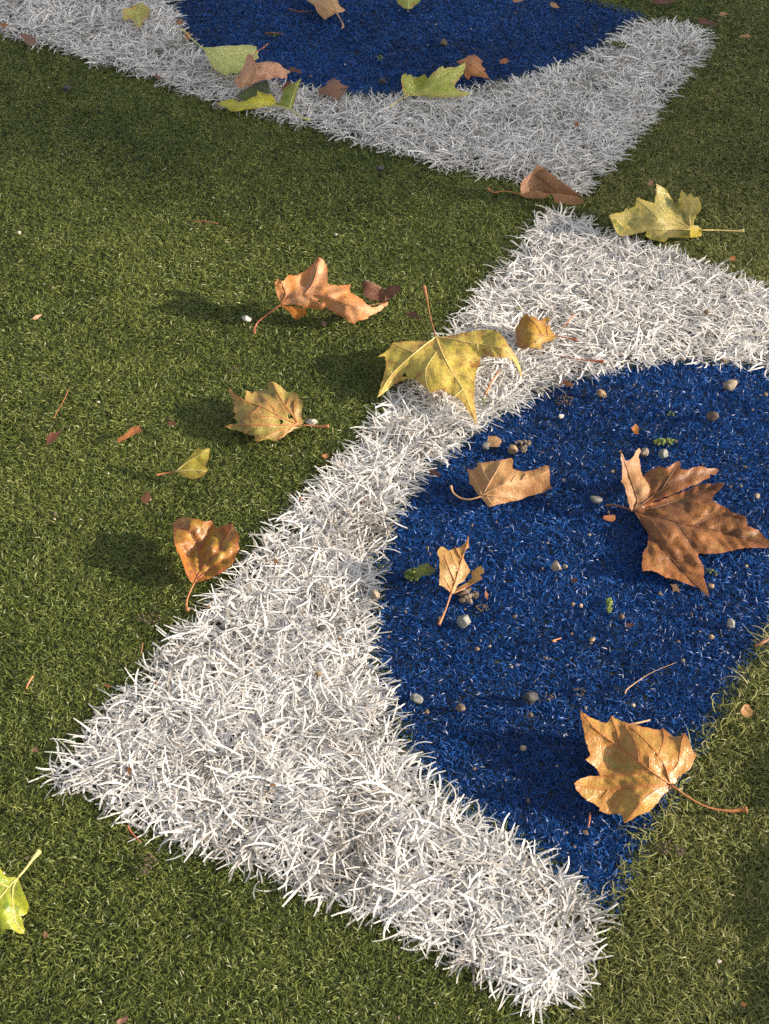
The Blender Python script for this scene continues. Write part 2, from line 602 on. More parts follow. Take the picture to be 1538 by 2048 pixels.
def sheet(outline, zc, veins, ridge, wob, seed, zmin, step=7.0, holes=(), jag=0.7):
    """a thin curved sheet: outline and control heights are in photo pixels and millimetres"""
    f = tps(zc)
    B = densify(outline, step, jag)
    lo, hi = B.min(0), B.max(0)
    g = []
    y = lo[1]
    r = 0
    while y < hi[1]:
        x = lo[0] + (r % 2) * step / 2
        while x < hi[0]:
            g.append((x + random.uniform(-1, 1) * step * .2, y + random.uniform(-1, 1) * step * .2))
            x += step
        y += step * 0.866
        r += 1
    G = np.array(g) if g else np.zeros((0, 2))
    if len(G):
        d, _ = nearest_edge(G, B)
        G = G[in_poly(G, B) & (d > step * 0.5)]
    allp = np.concatenate([B, G])
    nb = len(B)
    res = geometry.delaunay_2d_cdt([Vector(p) for p in allp], [], [list(range(nb))], 1, 1e-4)
    P = np.array([(v.x, v.y) for v in res[0]])
    F = [tuple(x) for x in res[2]]
    for hx, hy, hr in holes:
        keep = []
        for t in F:
            c = P[list(t)].mean(0)
            if (c[0] - hx) ** 2 + (c[1] - hy) ** 2 > hr * hr:
                keep.append(t)
        F = keep
    z = f(P)
    dv = np.full(len(P), 1e3)
    for v in veins:
        dd, _ = nearest_edge(P, v, False)
        dv = np.minimum(dv, dd)
    de, _ = nearest_edge(P, B)
    dl = np.full(len(P), 1e3)                     # fine side veins, branching off the main ones towards the tip
    for v in veins[:4]:
        v = np.array(v)[:, :2]
        seg = np.linalg.norm(np.diff(v, axis=0), axis=1)
        tot = seg.sum()
        if tot < 60:
            continue
        acc = np.r_[0, np.cumsum(seg)]
        k, sd_ = tot * 0.14, 1
        while k < tot * 0.9:
            i = min(np.searchsorted(acc, k) - 1, len(seg) - 1)
            p = v[i] + (v[i + 1] - v[i]) * (k - acc[i]) / (seg[i] + 1e-6)
            t = (v[i + 1] - v[i]) / (seg[i] + 1e-6)
            a = sd_ * R(random.uniform(42, 58))
            q = [p]
            ln = tot * 0.28 * (1.15 - k / tot)
            for _ in range(3):
                a *= 0.86
                dr = np.array([t[0] * math.cos(a) - t[1] * math.sin(a), t[0] * math.sin(a) + t[1] * math.cos(a)])
                q.append(q[-1] + dr * ln / 3)
            dd, _ = nearest_edge(P, q, False)
            dl = np.minimum(dl, dd)
            k += max(10, tot * random.uniform(.05, .075))
            sd_ = -sd_
    w1 = np.array([noise.noise((x * .016, y * .016, seed)) + .45 * noise.noise((x * .05, y * .05, seed + 4)) for x, y in P])
    z = z + 1.25 * wob * w1 + ridge * np.exp(-(dv / 7.0) ** 2) + 0.55 * ridge * np.exp(-(dl / 4.0) ** 2)
    z = np.maximum(z, zmin + 0.3 * np.abs(w1))

    def height(Q):
        d0 = ((np.asarray(Q)[:, None, :2] - P[None]) ** 2).sum(-1)
        i = np.argsort(d0, 1)[:, :3]
        wgt = 1 / (np.take_along_axis(d0, i, 1) + 1)
        return (z[i] * wgt).sum(1) / wgt.sum(1)
    V = at(P[:, 0], P[:, 1], z / 1000)
    va = np.maximum(np.exp(-(dv / 4.5) ** 2), 0.6 * np.exp(-(dl / 2.8) ** 2))
    mid = 1 - np.exp(-(np.minimum(dv, dl * 1.4) / 7.0) ** 2)
    return V, F, np.stack([va, mid]), np.exp(-de / 5.0), height


def tube(pts, radii, sides=6, cap=True):
    pts = [Vector(p) for p in pts]
    V, F = [], []
    up = Vector((0, 0, 1))
    for i, p in enumerate(pts):
        t = (pts[min(i + 1, len(pts) - 1)] - pts[max(i - 1, 0)]).normalized()
        a = t.cross(up)
        if a.length < 1e-4:
            a = Vector((1, 0, 0))
        a.normalize()
        b = a.cross(t)
        for k in range(sides):
            g = 2 * math.pi * k / sides
            V.append(p + (a * math.cos(g) + b * math.sin(g)) * radii[i])
    for i in range(len(pts) - 1):
        for k in range(sides):
            k2 = (k + 1) % sides
            F.append((i * sides + k, i * sides + k2, (i + 1) * sides + k2, (i + 1) * sides + k))
    if cap:
        F.append(tuple(range(sides))[::-1])
        F.append(tuple(range((len(pts) - 1) * sides, len(pts) * sides)))
    return V, F


def smooth_path(pts, k=5):
    """Catmull-Rom through the points (any dimension)"""
    P = np.array(pts, float)
    if len(P) < 3:
        return np.array([P[0] + (P[-1] - P[0]) * t for t in np.linspace(0, 1, k + 1)])
    Q = np.concatenate([[2 * P[0] - P[1]], P, [2 * P[-1] - P[-2]]])
    out = []
    for i in range(1, len(Q) - 2):
        for j in range(k):
            t = j / k
            a, b, c, d = Q[i - 1], Q[i], Q[i + 1], Q[i + 2]
            out.append(0.5 * (2 * b + (c - a) * t + (2 * a - 5 * b + 4 * c - d) * t * t + (3 * b - a - 3 * c + d) * t ** 3))
    out.append(P[-1])
    return np.array(out)


def set_attr(me, name, val):
    a = me.attributes.new(name, 'FLOAT', 'POINT')
    a.data.foreach_set('value', np.asarray(val, np.float32))


LEAF_N = [0]
turf_around()


def leaf(label, zoom, sheets, mat, stem=None, stem_mat=None, vein_mat=None, zmin=11.0, group=None, name='plane_leaf', cat='leaf', step=5.5):
    """zoom = (x, y, factor): coordinates were read from an enlargement; sheets: dicts with outline, z, veins, ridge, wob"""
    LEAF_N[0] += 1
    ox, oy, s = zoom

    def cv(p):
        return (ox + p[0] / s, oy + p[1] / s) + tuple(p[2:])
    o0 = [cv(p) for p in sheets[0]['o']]
    cx, cy = np.mean([p[0] for p in o0]), np.mean([p[1] for p in o0])
    base = at(cx, cy, zmin / 1000)
    root = empty(name, tuple(base))
    tag(root, label, cat, group)
    hf = None
    for i, sh in enumerate(sheets):
        outline = [cv(p) for p in sh['o']]
        zc = [cv(p[:2]) + (p[2] * sh.get('low', 1.0) - 1.5,) for p in sh['z']]
        veins = [smooth_path([cv(p) for p in v], 4) for v in sh.get('v', [])]
        V, F, va, ea, height = sheet(outline, zc, veins, sh.get('ridge', 0.8), sh.get('wob', 1.6), LEAF_N[0] * 3.7 + i, sh.get('zmin', zmin) - 2.0,
                                     sh.get('step', step), [(*cv(h[:2]), h[2] / s) for h in sh.get('holes', [])], sh.get('jag', 1.1))
        lam = mesh_obj('lamina', V - base, F, sh.get('m', mat), root)
        set_attr(lam.data, 'vein', va[0])
        set_attr(lam.data, 'mid', va[1])
        set_attr(lam.data, 'edge', ea)
        if hf is None:
            hf = height
        for j, v in enumerate(veins):
            if vein_mat is None:
                break
            zz = height(v) + 0.25
            pts = at(v[:, 0], v[:, 1], zz / 1000) - base
            big = sh.get('vr', 0.75) if j < sh.get('nmain', 3) else 0.42
            rad = np.linspace(big, 0.22, len(pts)) / 1000
            tv, tf = tube(pts, rad, 5)
            mesh_obj('vein', tv, tf, vein_mat, lam)
    if stem:
        q = smooth_path([cv(p) for p in stem], 5)          # x, y, z mm, r mm
        pts = at(q[:, 0], q[:, 1], q[:, 2] / 1000) - base
        tv, tf = tube(pts, np.maximum(q[:, 3] * 0.86, 0.2) / 1000, 8)
        mesh_obj('stem', tv, tf, stem_mat or vein_mat, root)
    return root


# colours
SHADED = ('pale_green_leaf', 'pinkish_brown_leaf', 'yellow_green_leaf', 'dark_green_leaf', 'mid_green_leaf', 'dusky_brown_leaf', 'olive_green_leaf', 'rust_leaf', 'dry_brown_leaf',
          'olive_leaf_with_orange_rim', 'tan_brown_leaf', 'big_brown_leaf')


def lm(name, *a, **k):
    f = 0.95 if name in SHADED else 0.76           # albedo trim makes up for light in colour: shaded leaves lighter than sunlit ones
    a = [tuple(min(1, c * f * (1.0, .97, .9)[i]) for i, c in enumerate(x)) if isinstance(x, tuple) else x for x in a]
    return leaf_material(name, *a, **k)


ST_ORANGE = plain_material('orange_stalk', (0.24, 0.085, 0.032), (0.36, 0.15, 0.055), 120, 0.5)
ST_TAN = plain_material('tan_stalk', (0.36, 0.19, 0.09), (0.48, 0.28, 0.14), 120, 0.5)
ST_RED = plain_material('red_brown_stalk', (0.20, 0.055, 0.03), (0.32, 0.11, 0.05), 120, 0.45)
ST_YEL = plain_material('yellow_stalk', (0.42, 0.33, 0.10), (0.55, 0.42, 0.16), 120, 0.45)
ST_LIME = plain_material('lime_stalk', (0.34, 0.38, 0.08), (0.48, 0.46, 0.14), 120, 0.45)
ST_DARK = plain_material('dark_stalk', (0.09, 0.04, 0.02), (0.16, 0.07, 0.03), 120, 0.5)

M_PALE = lm('pale_green_leaf', (0.40, 0.46, 0.13), (0.47, 0.52, 0.18), (0.33, 0.42, 0.11), (0.62, 0.62, 0.28), (0.40, 0.36, 0.12), 0.6, 0.25, 0.62, 1)
M_PINK = lm('pinkish_brown_leaf', (0.50, 0.27, 0.17), (0.36, 0.17, 0.10), (0.60, 0.36, 0.25), (0.55, 0.32, 0.2), (0.24, 0.10, 0.06), 0.65, 0.15, 0.56, 2)
M_YG = lm('yellow_green_leaf', (0.58, 0.54, 0.04), (0.44, 0.44, 0.04), (0.16, 0.20, 0.03), (0.62, 0.56, 0.12), (0.16, 0.11, 0.03), 0.45, 0.3, 0.62, 3)
M_DG = lm('dark_green_leaf', (0.055, 0.085, 0.015), (0.085, 0.12, 0.02), (0.04, 0.05, 0.015), (0.2, 0.22, 0.06), (0.05, 0.04, 0.02), 0.45, 0.2, 0.6, 4)
M_MG = lm('mid_green_leaf', (0.17, 0.25, 0.03), (0.26, 0.33, 0.05), (0.10, 0.15, 0.03), (0.42, 0.44, 0.12), (0.24, 0.10, 0.04), 0.45, 0.25, 0.6, 5)
M_DUSK = lm('dusky_brown_leaf', (0.19, 0.10, 0.065), (0.26, 0.14, 0.09), (0.13, 0.06, 0.04), (0.3, 0.16, 0.1), (0.11, 0.04, 0.03), 0.65, 0.12, 0.55, 6)
M_GRN8 = lm('olive_green_leaf', (0.25, 0.32, 0.04), (0.36, 0.42, 0.07), (0.42, 0.40, 0.06), (0.50, 0.50, 0.18), (0.30, 0.12, 0.07), 0.55, 0.25, 0.58, 7)
M_RUST = lm('rust_leaf', (0.40, 0.17, 0.055), (0.31, 0.115, 0.035), (0.19, 0.065, 0.025), (0.46, 0.22, 0.09), (0.18, 0.05, 0.02), 0.6, 0.2, 0.58, 8)
M_CURL = lm('dry_brown_leaf', (0.28, 0.16, 0.095), (0.38, 0.21, 0.12), (0.19, 0.10, 0.06), (0.26, 0.13, 0.07), (0.44, 0.22, 0.12), 0.65, 0.15, 0.56, 9)
M_MOTT = lm('mottled_yellow_leaf', (0.58, 0.50, 0.15), (0.66, 0.52, 0.13), (0.10, 0.17, 0.05), (0.58, 0.48, 0.2), (0.62, 0.46, 0.04), 0.35, 0.26, 0.45, 10, 1.5)
M_GOLDF = lm('golden_flap', (0.44, 0.36, 0.03), (0.42, 0.32, 0.04), (0.36, 0.2, 0.03), (0.6, 0.46, 0.1), (0.46, 0.34, 0.03), 0.45, 0.3, 0.66, 11)
M_ORNG = lm('orange_leaf', (0.62, 0.27, 0.085), (0.60, 0.34, 0.19), (0.19, 0.075, 0.03), (0.30, 0.12, 0.05), (0.46, 0.13, 0.025), 0.52, 0.22, 0.57, 12)
M_AMBER = lm('amber_leaf', (0.58, 0.24, 0.04), (0.46, 0.17, 0.03), (0.24, 0.09, 0.02), (0.4, 0.17, 0.05), (0.35, 0.11, 0.02), 0.5, 0.3, 0.6, 13)
M_DBRN = lm('dark_red_brown_leaf', (0.16, 0.06, 0.035), (0.22, 0.09, 0.05), (0.09, 0.035, 0.02), (0.22, 0.1, 0.05), (0.09, 0.03, 0.02), 0.6, 0.15, 0.56, 14)
M_BIGY = lm('big_yellow_leaf', (0.56, 0.46, 0.085), (0.47, 0.42, 0.075), (0.34, 0.15, 0.05), (0.58, 0.40, 0.13), (0.40, 0.17, 0.05), 0.5, 0.26, 0.485, 15)
M_SMY = lm('spotted_orange_yellow_leaf', (0.48, 0.32, 0.04), (0.42, 0.22, 0.03), (0.28, 0.10, 0.03), (0.42, 0.26, 0.06), (0.24, 0.08, 0.03), 0.45, 0.3, 0.56, 16, 1.3)
M_OLBR = lm('olive_and_brown_leaf', (0.30, 0.32, 0.075), (0.40, 0.28, 0.09), (0.15, 0.08, 0.03), (0.48, 0.24, 0.07), (0.38, 0.2, 0.06), 0.5, 0.25, 0.52, 17, 1.3)
M_SMG = lm('small_yellow_green_leaf', (0.50, 0.40, 0.05), (0.42, 0.38, 0.05), (0.30, 0.14, 0.04), (0.46, 0.38, 0.10), (0.34, 0.16, 0.04), 0.5, 0.3, 0.57, 18)
M_FIRE = lm('fiery_brown_leaf', (0.38, 0.26, 0.025), (0.34, 0.135, 0.03), (0.13, 0.04, 0.025), (0.46, 0.17, 0.06), (0.40, 0.10, 0.03), 0.40, 0.25, 0.52, 19, 1.5)
M_LTAN = lm('light_tan_leaf', (0.46, 0.27, 0.11), (0.42, 0.20, 0.07), (0.28, 0.18, 0.075), (0.62, 0.36, 0.17), (0.38, 0.15, 0.055), 0.5, 0.22, 0.56, 20)
M_BIGB = lm('big_brown_leaf', (0.25, 0.098, 0.022), (0.15, 0.058, 0.017), (0.24, 0.135, 0.032), (0.07, 0.025, 0.012), (0.30, 0.095, 0.03), 0.5, 0.15, 0.55, 21)
M_BIGBP = lm('pale_back_of_brown_leaf', (0.48, 0.28, 0.13), (0.42, 0.22, 0.09), (0.34, 0.17, 0.07), (0.3, 0.13, 0.05), (0.36, 0.15, 0.06), 0.55, 0.22, 0.6, 22)
M_YBRN = lm('yellow_brown_leaf', (0.44, 0.27, 0.08), (0.38, 0.24, 0.08), (0.30, 0.15, 0.06), (0.52, 0.26, 0.09), (0.42, 0.20, 0.05), 0.5, 0.25, 0.58, 23)
M_GOLD = lm('golden_leaf', (0.46, 0.28, 0.065), (0.48, 0.24, 0.06), (0.34, 0.29, 0.075), (0.46, 0.15, 0.03), (0.46, 0.17, 0.045), 0.38, 0.22, 0.55, 24)
M_LIME = lm('lime_leaf', (0.17, 0.30, 0.03), (0.38, 0.45, 0.03), (0.11, 0.20, 0.04), (0.5, 0.46, 0.10), (0.42, 0.38, 0.03), 0.3, 0.3, 0.56, 25)
M_L1 = lm('olive_leaf_with_orange_rim', (0.33, 0.36, 0.09), (0.40, 0.40, 0.12), (0.26, 0.30, 0.06), (0.48, 0.44, 0.18), (0.52, 0.22, 0.08), 0.6, 0.25, 0.6, 26)
M_TAN2 = lm('tan_brown_leaf', (0.44, 0.27, 0.13), (0.50, 0.32, 0.17), (0.36, 0.17, 0.08), (0.54, 0.32, 0.14), (0.38, 0.17, 0.08), 0.6, 0.2, 0.6, 27)

Z1 = (340, 40, 4.272)
leaf('pale green leaf lying underside up with long yellow stem pointing to the upper left', Z1, [dict(
    o=[(275, 235), (350, 232), (450, 222), (600, 215), (700, 215), (740, 225), (745, 260), (760, 270), (745, 290), (758, 330), (720, 350),
       (660, 400), (600, 440), (560, 462), (530, 450), (510, 450), (490, 480), (440, 455), (400, 430), (360, 400), (340, 360), (310, 300)],
    z=[(275, 235, 30), (700, 215, 18), (758, 330, 20), (600, 440, 24), (490, 480, 22), (360, 400, 26), (480, 300, 32)],
    v=[[(275, 235), (400, 250), (560, 262), (745, 275)], [(275, 235), (400, 270), (510, 340), (610, 415)], [(275, 235), (360, 310), (420, 370), (468, 430)]], ridge=1.0)],
    M_PALE, [(275, 235, 30, .9), (190, 165, 30, .8), (140, 110, 26, .9), (95, 78, 22, 1.6)], ST_LIME, ST_LIME, zmin=15)
leaf('pinkish brown curled leaf resting on the pale green leaf', Z1, [dict(
    o=[(665, 285), (705, 300), (712, 350), (740, 365), (800, 358), (870, 355), (930, 370), (960, 400), (1020, 435), (1030, 445), (1000, 460),
       (1000, 495), (960, 505), (900, 490), (850, 510), (790, 510), (720, 535), (690, 575), (650, 560), (600, 590), (560, 560), (545, 530),
       (565, 490), (600, 450), (640, 380), (650, 320)],
    z=[(680, 300, 48), (712, 365, 44), (800, 420, 46), (930, 380, 34), (1010, 450, 26), (960, 500, 28), (850, 500, 34), (700, 540, 30), (560, 550, 24), (640, 450, 40), (600, 585, 22)],
    v=[[(712, 365), (700, 430), (640, 500), (600, 580)], [(712, 365), (860, 400), (1015, 442)], [(712, 365), (740, 430), (700, 540)]], ridge=2.0, wob=3.0)],
    M_PINK, [(712, 365, 46, .9), (715, 310, 50, .8), (740, 268, 48, .8), (790, 242, 42, .9), (835, 205, 38, 1.5)], ST_RED, ST_TAN, zmin=20)
leaf('yellow and green folded leaf lying just below the pinkish brown leaf', Z1, [dict(
    o=[(395, 715), (470, 690), (530, 670), (600, 700), (650, 690), (700, 660), (745, 645), (748, 605), (800, 620), (830, 640), (860, 630),
       (890, 660), (905, 700), (890, 735), (830, 740), (750, 750), (650, 765), (550, 780), (510, 775), (480, 750), (430, 730)],
    z=[(395, 715, 14), (550, 775, 14), (890, 735, 18), (748, 605, 32), (890, 650, 28), (530, 670, 22)],
    v=[[(900, 720), (750, 720), (600, 735), (420, 718)]], wob=2.0),
    dict(o=[(550, 650), (600, 620), (650, 590), (690, 560), (760, 530), (830, 510), (850, 560), (850, 635), (800, 625), (748, 610), (745, 652), (690, 680), (640, 690), (600, 680), (570, 660)],
         z=[(550, 650, 20), (830, 510, 22), (850, 635, 20), (640, 690, 18)], m=M_DG),
    dict(o=[(1120, 495), (1105, 560), (1080, 640), (1060, 710), (1040, 760), (990, 745), (940, 735), (890, 735), (895, 712), (940, 705), (945, 660), (965, 640), (970, 590), (1020, 550), (1080, 525)],
         z=[(1120, 495, 40), (1040, 760, 18), (900, 720, 18), (970, 590, 30), (1080, 640, 28)], v=[[(1020, 755), (1050, 650), (1115, 500)]], m=M_MG)],
    M_YG, [(895, 725, 18, 1.0), (1000, 755, 19, .9), (1080, 800, 18, .9), (1140, 840, 17, 1.2), (1192, 852, 16, 2.0)], ST_LIME, ST_LIME, zmin=13)
leaf('dusky brown crinkled leaf piece lying flat on white turf right of the leaf pile', Z1, [dict(
    o=[(1265, 620), (1275, 580), (1330, 560), (1350, 520), (1390, 500), (1450, 515), (1455, 540), (1490, 560), (1530, 570), (1500, 610),
       (1470, 640), (1440, 680), (1400, 665), (1360, 650), (1320, 640), (1280, 640)],
    z=[(1265, 620, 17), (1390, 500, 20), (1530, 570, 24), (1440, 680, 17), (1400, 590, 22)], v=[[(1360, 645), (1400, 580), (1440, 520)]], wob=2.5)],
    M_DUSK, None, None, ST_DARK, zmin=15)

Z13 = (780, 90, 6.99)
leaf('rusty brown leaf on blue turf touching the olive green leaf', Z13, [dict(
    o=[(920, 235), (1000, 200), (1100, 145), (1170, 132), (1230, 165), (1300, 225), (1275, 270), (1340, 350), (1310, 370), (1350, 400), (1390, 480),
       (1300, 455), (1200, 440), (1130, 430), (1100, 490), (1040, 430), (1040, 380), (1020, 330), (1050, 250), (970, 270)],
    z=[(920, 235, 24), (1170, 132, 22), (1390, 480, 14), (1100, 490, 14), (1150, 300, 28), (1300, 225, 20)],
    v=[[(1010, 230), (1120, 270), (1240, 360), (1380, 475)], [(1120, 270), (1180, 200), (1230, 170)]], wob=2.2)],
    M_RUST, None, None, ST_ORANGE, zmin=12)
leaf('olive green leaf with reddish rim leaning up at the inner edge of the upper band', Z13, [dict(
    o=[(270, 700), (200, 715), (170, 620), (155, 490), (175, 410), (210, 410), (225, 385), (245, 430), (285, 405), (320, 450), (400, 450), (480, 400),
       (520, 470), (570, 420), (640, 360), (700, 310), (735, 290), (760, 325), (850, 305), (900, 310), (970, 285), (1050, 240), (1060, 300),
       (1040, 340), (1030, 400), (980, 460), (930, 520), (900, 600), (1000, 650), (1130, 670), (1080, 710), (980, 720), (850, 735), (700, 735),
       (500, 720), (380, 715)],
    z=[(270, 700, 16), (190, 560, 34), (225, 390, 46), (480, 400, 46), (735, 290, 48), (1050, 240, 38), (900, 600, 26), (1130, 670, 18), (700, 735, 15), (550, 560, 28), (320, 500, 30)],
    v=[[(280, 695), (540, 600), (780, 480), (1050, 260)], [(280, 695), (500, 690), (800, 690), (1115, 675)], [(280, 695), (290, 560), (280, 425)], [(540, 600), (640, 480), (730, 310)]], ridge=1.0)],
    M_GRN8, [(272, 702, 16, .8), (150, 755, 17, .7), (60, 820, 17, .9), (0, 855, 16, 1.6)], ST_YEL, ST_LIME, zmin=14)

leaf('dry brown leaf rolled up at the point of the upper white band', (960, 320, 6.408), [dict(
    o=[(520, 290), (530, 300), (575, 205), (600, 235), (640, 180), (690, 120), (740, 65), (800, 90), (850, 130), (900, 170), (970, 220), (1040, 270),
       (1130, 340), (1200, 390), (1270, 455), (1240, 470), (1100, 445), (980, 430), (850, 425), (740, 400), (620, 425), (560, 460), (525, 430), (518, 350)],
    z=[(520, 290, 30), (740, 65, 46), (970, 220, 36), (1270, 455, 20), (980, 430, 15), (740, 400, 14), (560, 460, 15), (760, 250, 26)],
    v=[[(560, 455), (700, 400), (900, 420), (1250, 460)], [(690, 180), (830, 280), (980, 410)]], ridge=-1.5, wob=2.0),
    dict(o=[(525, 430), (600, 410), (680, 395), (760, 395), (830, 420), (900, 430), (860, 470), (800, 495), (700, 495), (600, 485), (560, 465)],
         z=[(525, 430, 22), (680, 395, 26), (900, 430, 22), (800, 495, 13), (600, 485, 14)], wob=1.0),
    dict(o=[(910, 425), (1000, 430), (1100, 440), (1180, 450), (1260, 470), (1330, 520), (1300, 550), (1240, 575), (1150, 570), (1060, 555), (970, 545), (950, 510)],
         z=[(910, 425, 26), (1100, 440, 30), (1330, 520, 20), (1240, 575, 13), (970, 545, 13)], wob=1.0)],
    M_CURL, [(560, 463, 16, 1.0), (480, 430, 16, .8), (380, 405, 17, .7), (270, 402, 16, .8), (170, 415, 15, 1.1), (95, 362, 17, 1.5)], ST_ORANGE, ST_DARK, zmin=12)

leaf('mottled yellow and green leaf standing on edge right of the white tip', (1200, 350, 5.127), [dict(
    o=[(92, 415), (150, 395), (250, 370), (260, 340), (300, 350), (365, 320), (372, 235), (440, 255), (560, 290), (575, 210), (575, 88), (640, 125),
       (690, 160), (715, 210), (730, 240), (780, 300), (820, 230), (835, 148), (880, 190), (895, 220), (930, 178), (960, 230), (1005, 222),
       (1030, 280), (1040, 350), (990, 410), (965, 470), (960, 525), (1000, 540), (1030, 580), (1000, 640), (850, 645), (700, 640), (690, 660), (650, 690), (630, 680), (540, 665), (490, 640),
       (460, 620), (480, 580), (380, 600), (300, 615), (230, 628), (190, 610), (165, 570), (130, 490)],
    z=[(92, 415, 34), (372, 235, 44), (575, 88, 52), (715, 210, 34), (835, 148, 46), (1030, 270, 42), (960, 525, 20), (850, 645, 14), (540, 665, 15),
       (230, 628, 15), (480, 580, 20), (600, 400, 36), (780, 320, 26)],
    v=[[(935, 560), (700, 560), (480, 560), (220, 600)], [(930, 545), (730, 430), (610, 310), (578, 95)], [(925, 530), (910, 380), (838, 155)],
       [(935, 555), (700, 490), (420, 430), (110, 420)], [(600, 455), (500, 350), (378, 245)], [(915, 420), (980, 320), (1005, 230)]], ridge=0.8),
    dict(o=[(940, 515), (1000, 520), (1040, 545), (1047, 620), (1000, 640), (930, 640), (920, 600)], z=[(940, 515, 27), (1040, 545, 24), (960, 640, 18)], m=M_GOLDF)],
    M_MOTT, [(1035, 565, 20, .9), (1200, 565, 17, .8), (1340, 572, 16, .9), (1410, 575, 16, 1.6), (1478, 570, 17, 2.6)], ST_YEL, ST_YEL, zmin=13)

leaf('shiny orange leaf arched high over green turf, casting the longest shadow', (500, 500, 4.806), [dict(
    o=[(295, 525), (260, 440), (235, 310), (250, 300), (262, 262), (275, 295), (320, 300), (350, 260), (385, 235), (420, 250), (460, 245), (530, 200),
       (600, 140), (650, 80), (668, 65), (710, 100), (738, 150), (748, 210), (740, 310), (760, 330), (850, 345), (960, 330), (975, 340), (955, 375),
       (965, 410), (1020, 440), (1080, 470), (1110, 510), (1160, 545), (1210, 548), (1270, 520), (1330, 495), (1320, 530), (1270, 570), (1210, 610),
       (1140, 635), (1135, 660), (1060, 675), (1020, 690), (1010, 712), (960, 695), (900, 650), (820, 605), (750, 565), (710, 545), (715, 570),
       (640, 575), (550, 555), (460, 530), (380, 525)],
    z=[(295, 525, 34), (240, 310, 52), (385, 240, 52), (668, 70, 62), (740, 300, 48), (520, 330, 42), (500, 440, 44), (720, 440, 44), (970, 340, 40), (1020, 560, 34), (1330, 495, 16),
       (1010, 712, 14), (750, 565, 30), (600, 570, 28)],
    v=[[(295, 525), (400, 450), (520, 430), (720, 440), (1000, 540), (1310, 505)], [(520, 430), (600, 330), (640, 200), (668, 75)], [(295, 525), (345, 430), (300, 310), (262, 272)],
       [(720, 440), (860, 400), (965, 340)], [(520, 432), (600, 470), (700, 540)]], ridge=1.6, wob=3.0, holes=[(672, 492, 20)]),
    dict(o=[(295, 535), (390, 540), (470, 555), (545, 560), (552, 620), (500, 640), (440, 670), (410, 640), (380, 590), (340, 560)],
         z=[(295, 535, 33), (545, 560, 27), (440, 670, 14), (500, 640, 16)], m=M_AMBER)],
    M_ORNG, [(292, 530, 34, 1.0), (220, 580, 28, .9), (140, 640, 20, .9), (70, 700, 15, 1.1), (40, 769, 13, 1.4), (42, 800, 12, 2.2)], ST_RED, ST_ORANGE, zmin=12)
leaf('dark red brown folded leaf on green turf behind the orange leaf', (500, 500, 4.806), [dict(
    o=[(1070, 310), (1110, 295), (1170, 305), (1240, 345), (1300, 380), (1350, 345), (1440, 342), (1450, 365), (1420, 420), (1340, 470), (1300, 500),
       (1240, 490), (1130, 465), (1090, 440), (1100, 400)],
    z=[(1070, 310, 24), (1300, 400, 14), (1440, 345, 26), (1300, 500, 14), (1130, 465, 14), (1170, 310, 26)], v=[[(1300, 490), (1290, 420), (1200, 350), (1090, 310)]], wob=1.5)],
    M_DBRN, None, None, ST_DARK, zmin=12)

leaf('largest yellow leaf straddling green turf and white band', (740, 560, 4.806), [dict(
    o=[(635, 545), (690, 545), (800, 525), (900, 505), (1000, 490), (1100, 475), (1180, 480), (1250, 510), (1290, 560), (1350, 650), (1410, 740), (1440, 820),
       (1460, 900), (1455, 945), (1440, 900), (1420, 850), (1380, 790), (1330, 750), (1250, 745), (1180, 745), (1100, 725), (1065, 740), (1060, 790),
       (1030, 860), (1010, 940), (1010, 1010), (1005, 1100), (1000, 1180), (1020, 1290), (1030, 1390), (990, 1340), (930, 1250), (880, 1170),
       (820, 1120), (740, 1085), (680, 1050), (660, 1060), (585, 1090), (575, 1070), (500, 1010), (440, 960), (370, 950), (290, 970), (200, 1030),
       (130, 1090), (65, 1130), (90, 1060), (120, 970), (150, 860), (150, 740), (130, 730), (70, 745), (120, 710), (170, 670), (220, 605), (300, 590),
       (400, 585), (500, 588), (580, 580)],
    z=[(635, 545, 32), (1000, 490, 40), (1200, 490, 44), (1300, 600, 42), (1455, 945, 16), (1100, 725, 32), (1250, 745, 34), (1010, 1000, 28), (1030, 1390, 17), (585, 1090, 26), (640, 950, 36),
       (440, 960, 26), (65, 1130, 16), (150, 800, 28), (70, 745, 32), (220, 605, 34), (720, 740, 36), (830, 900, 30)],
    v=[[(635, 545), (690, 690), (790, 890), (890, 1050), (1025, 1380)], [(635, 545), (480, 660), (330, 790), (200, 920), (75, 1118)],
       [(635, 545), (800, 570), (950, 600), (1200, 640), (1330, 700), (1452, 900)], [(640, 690), (540, 850), (545, 1000), (582, 1080)],
       [(790, 890), (930, 930), (1010, 990)], [(890, 1050), (820, 1110), (810, 1118)], [(1030, 610), (1040, 680)], [(1160, 635), (1180, 690)], [(440, 700), (300, 650), (230, 620)], [(720, 750), (870, 730), (1050, 760)]],
    ridge=1.2, wob=2.4, holes=[(335, 915, 20)])],
    M_BIGY, [(635, 545, 33, .8), (605, 450, 33, .7), (570, 310, 28, .7), (550, 190, 22, 1.0), (535, 130, 19, 1.9), (520, 65, 17, 2.6)], ST_ORANGE, ST_YEL, zmin=13)
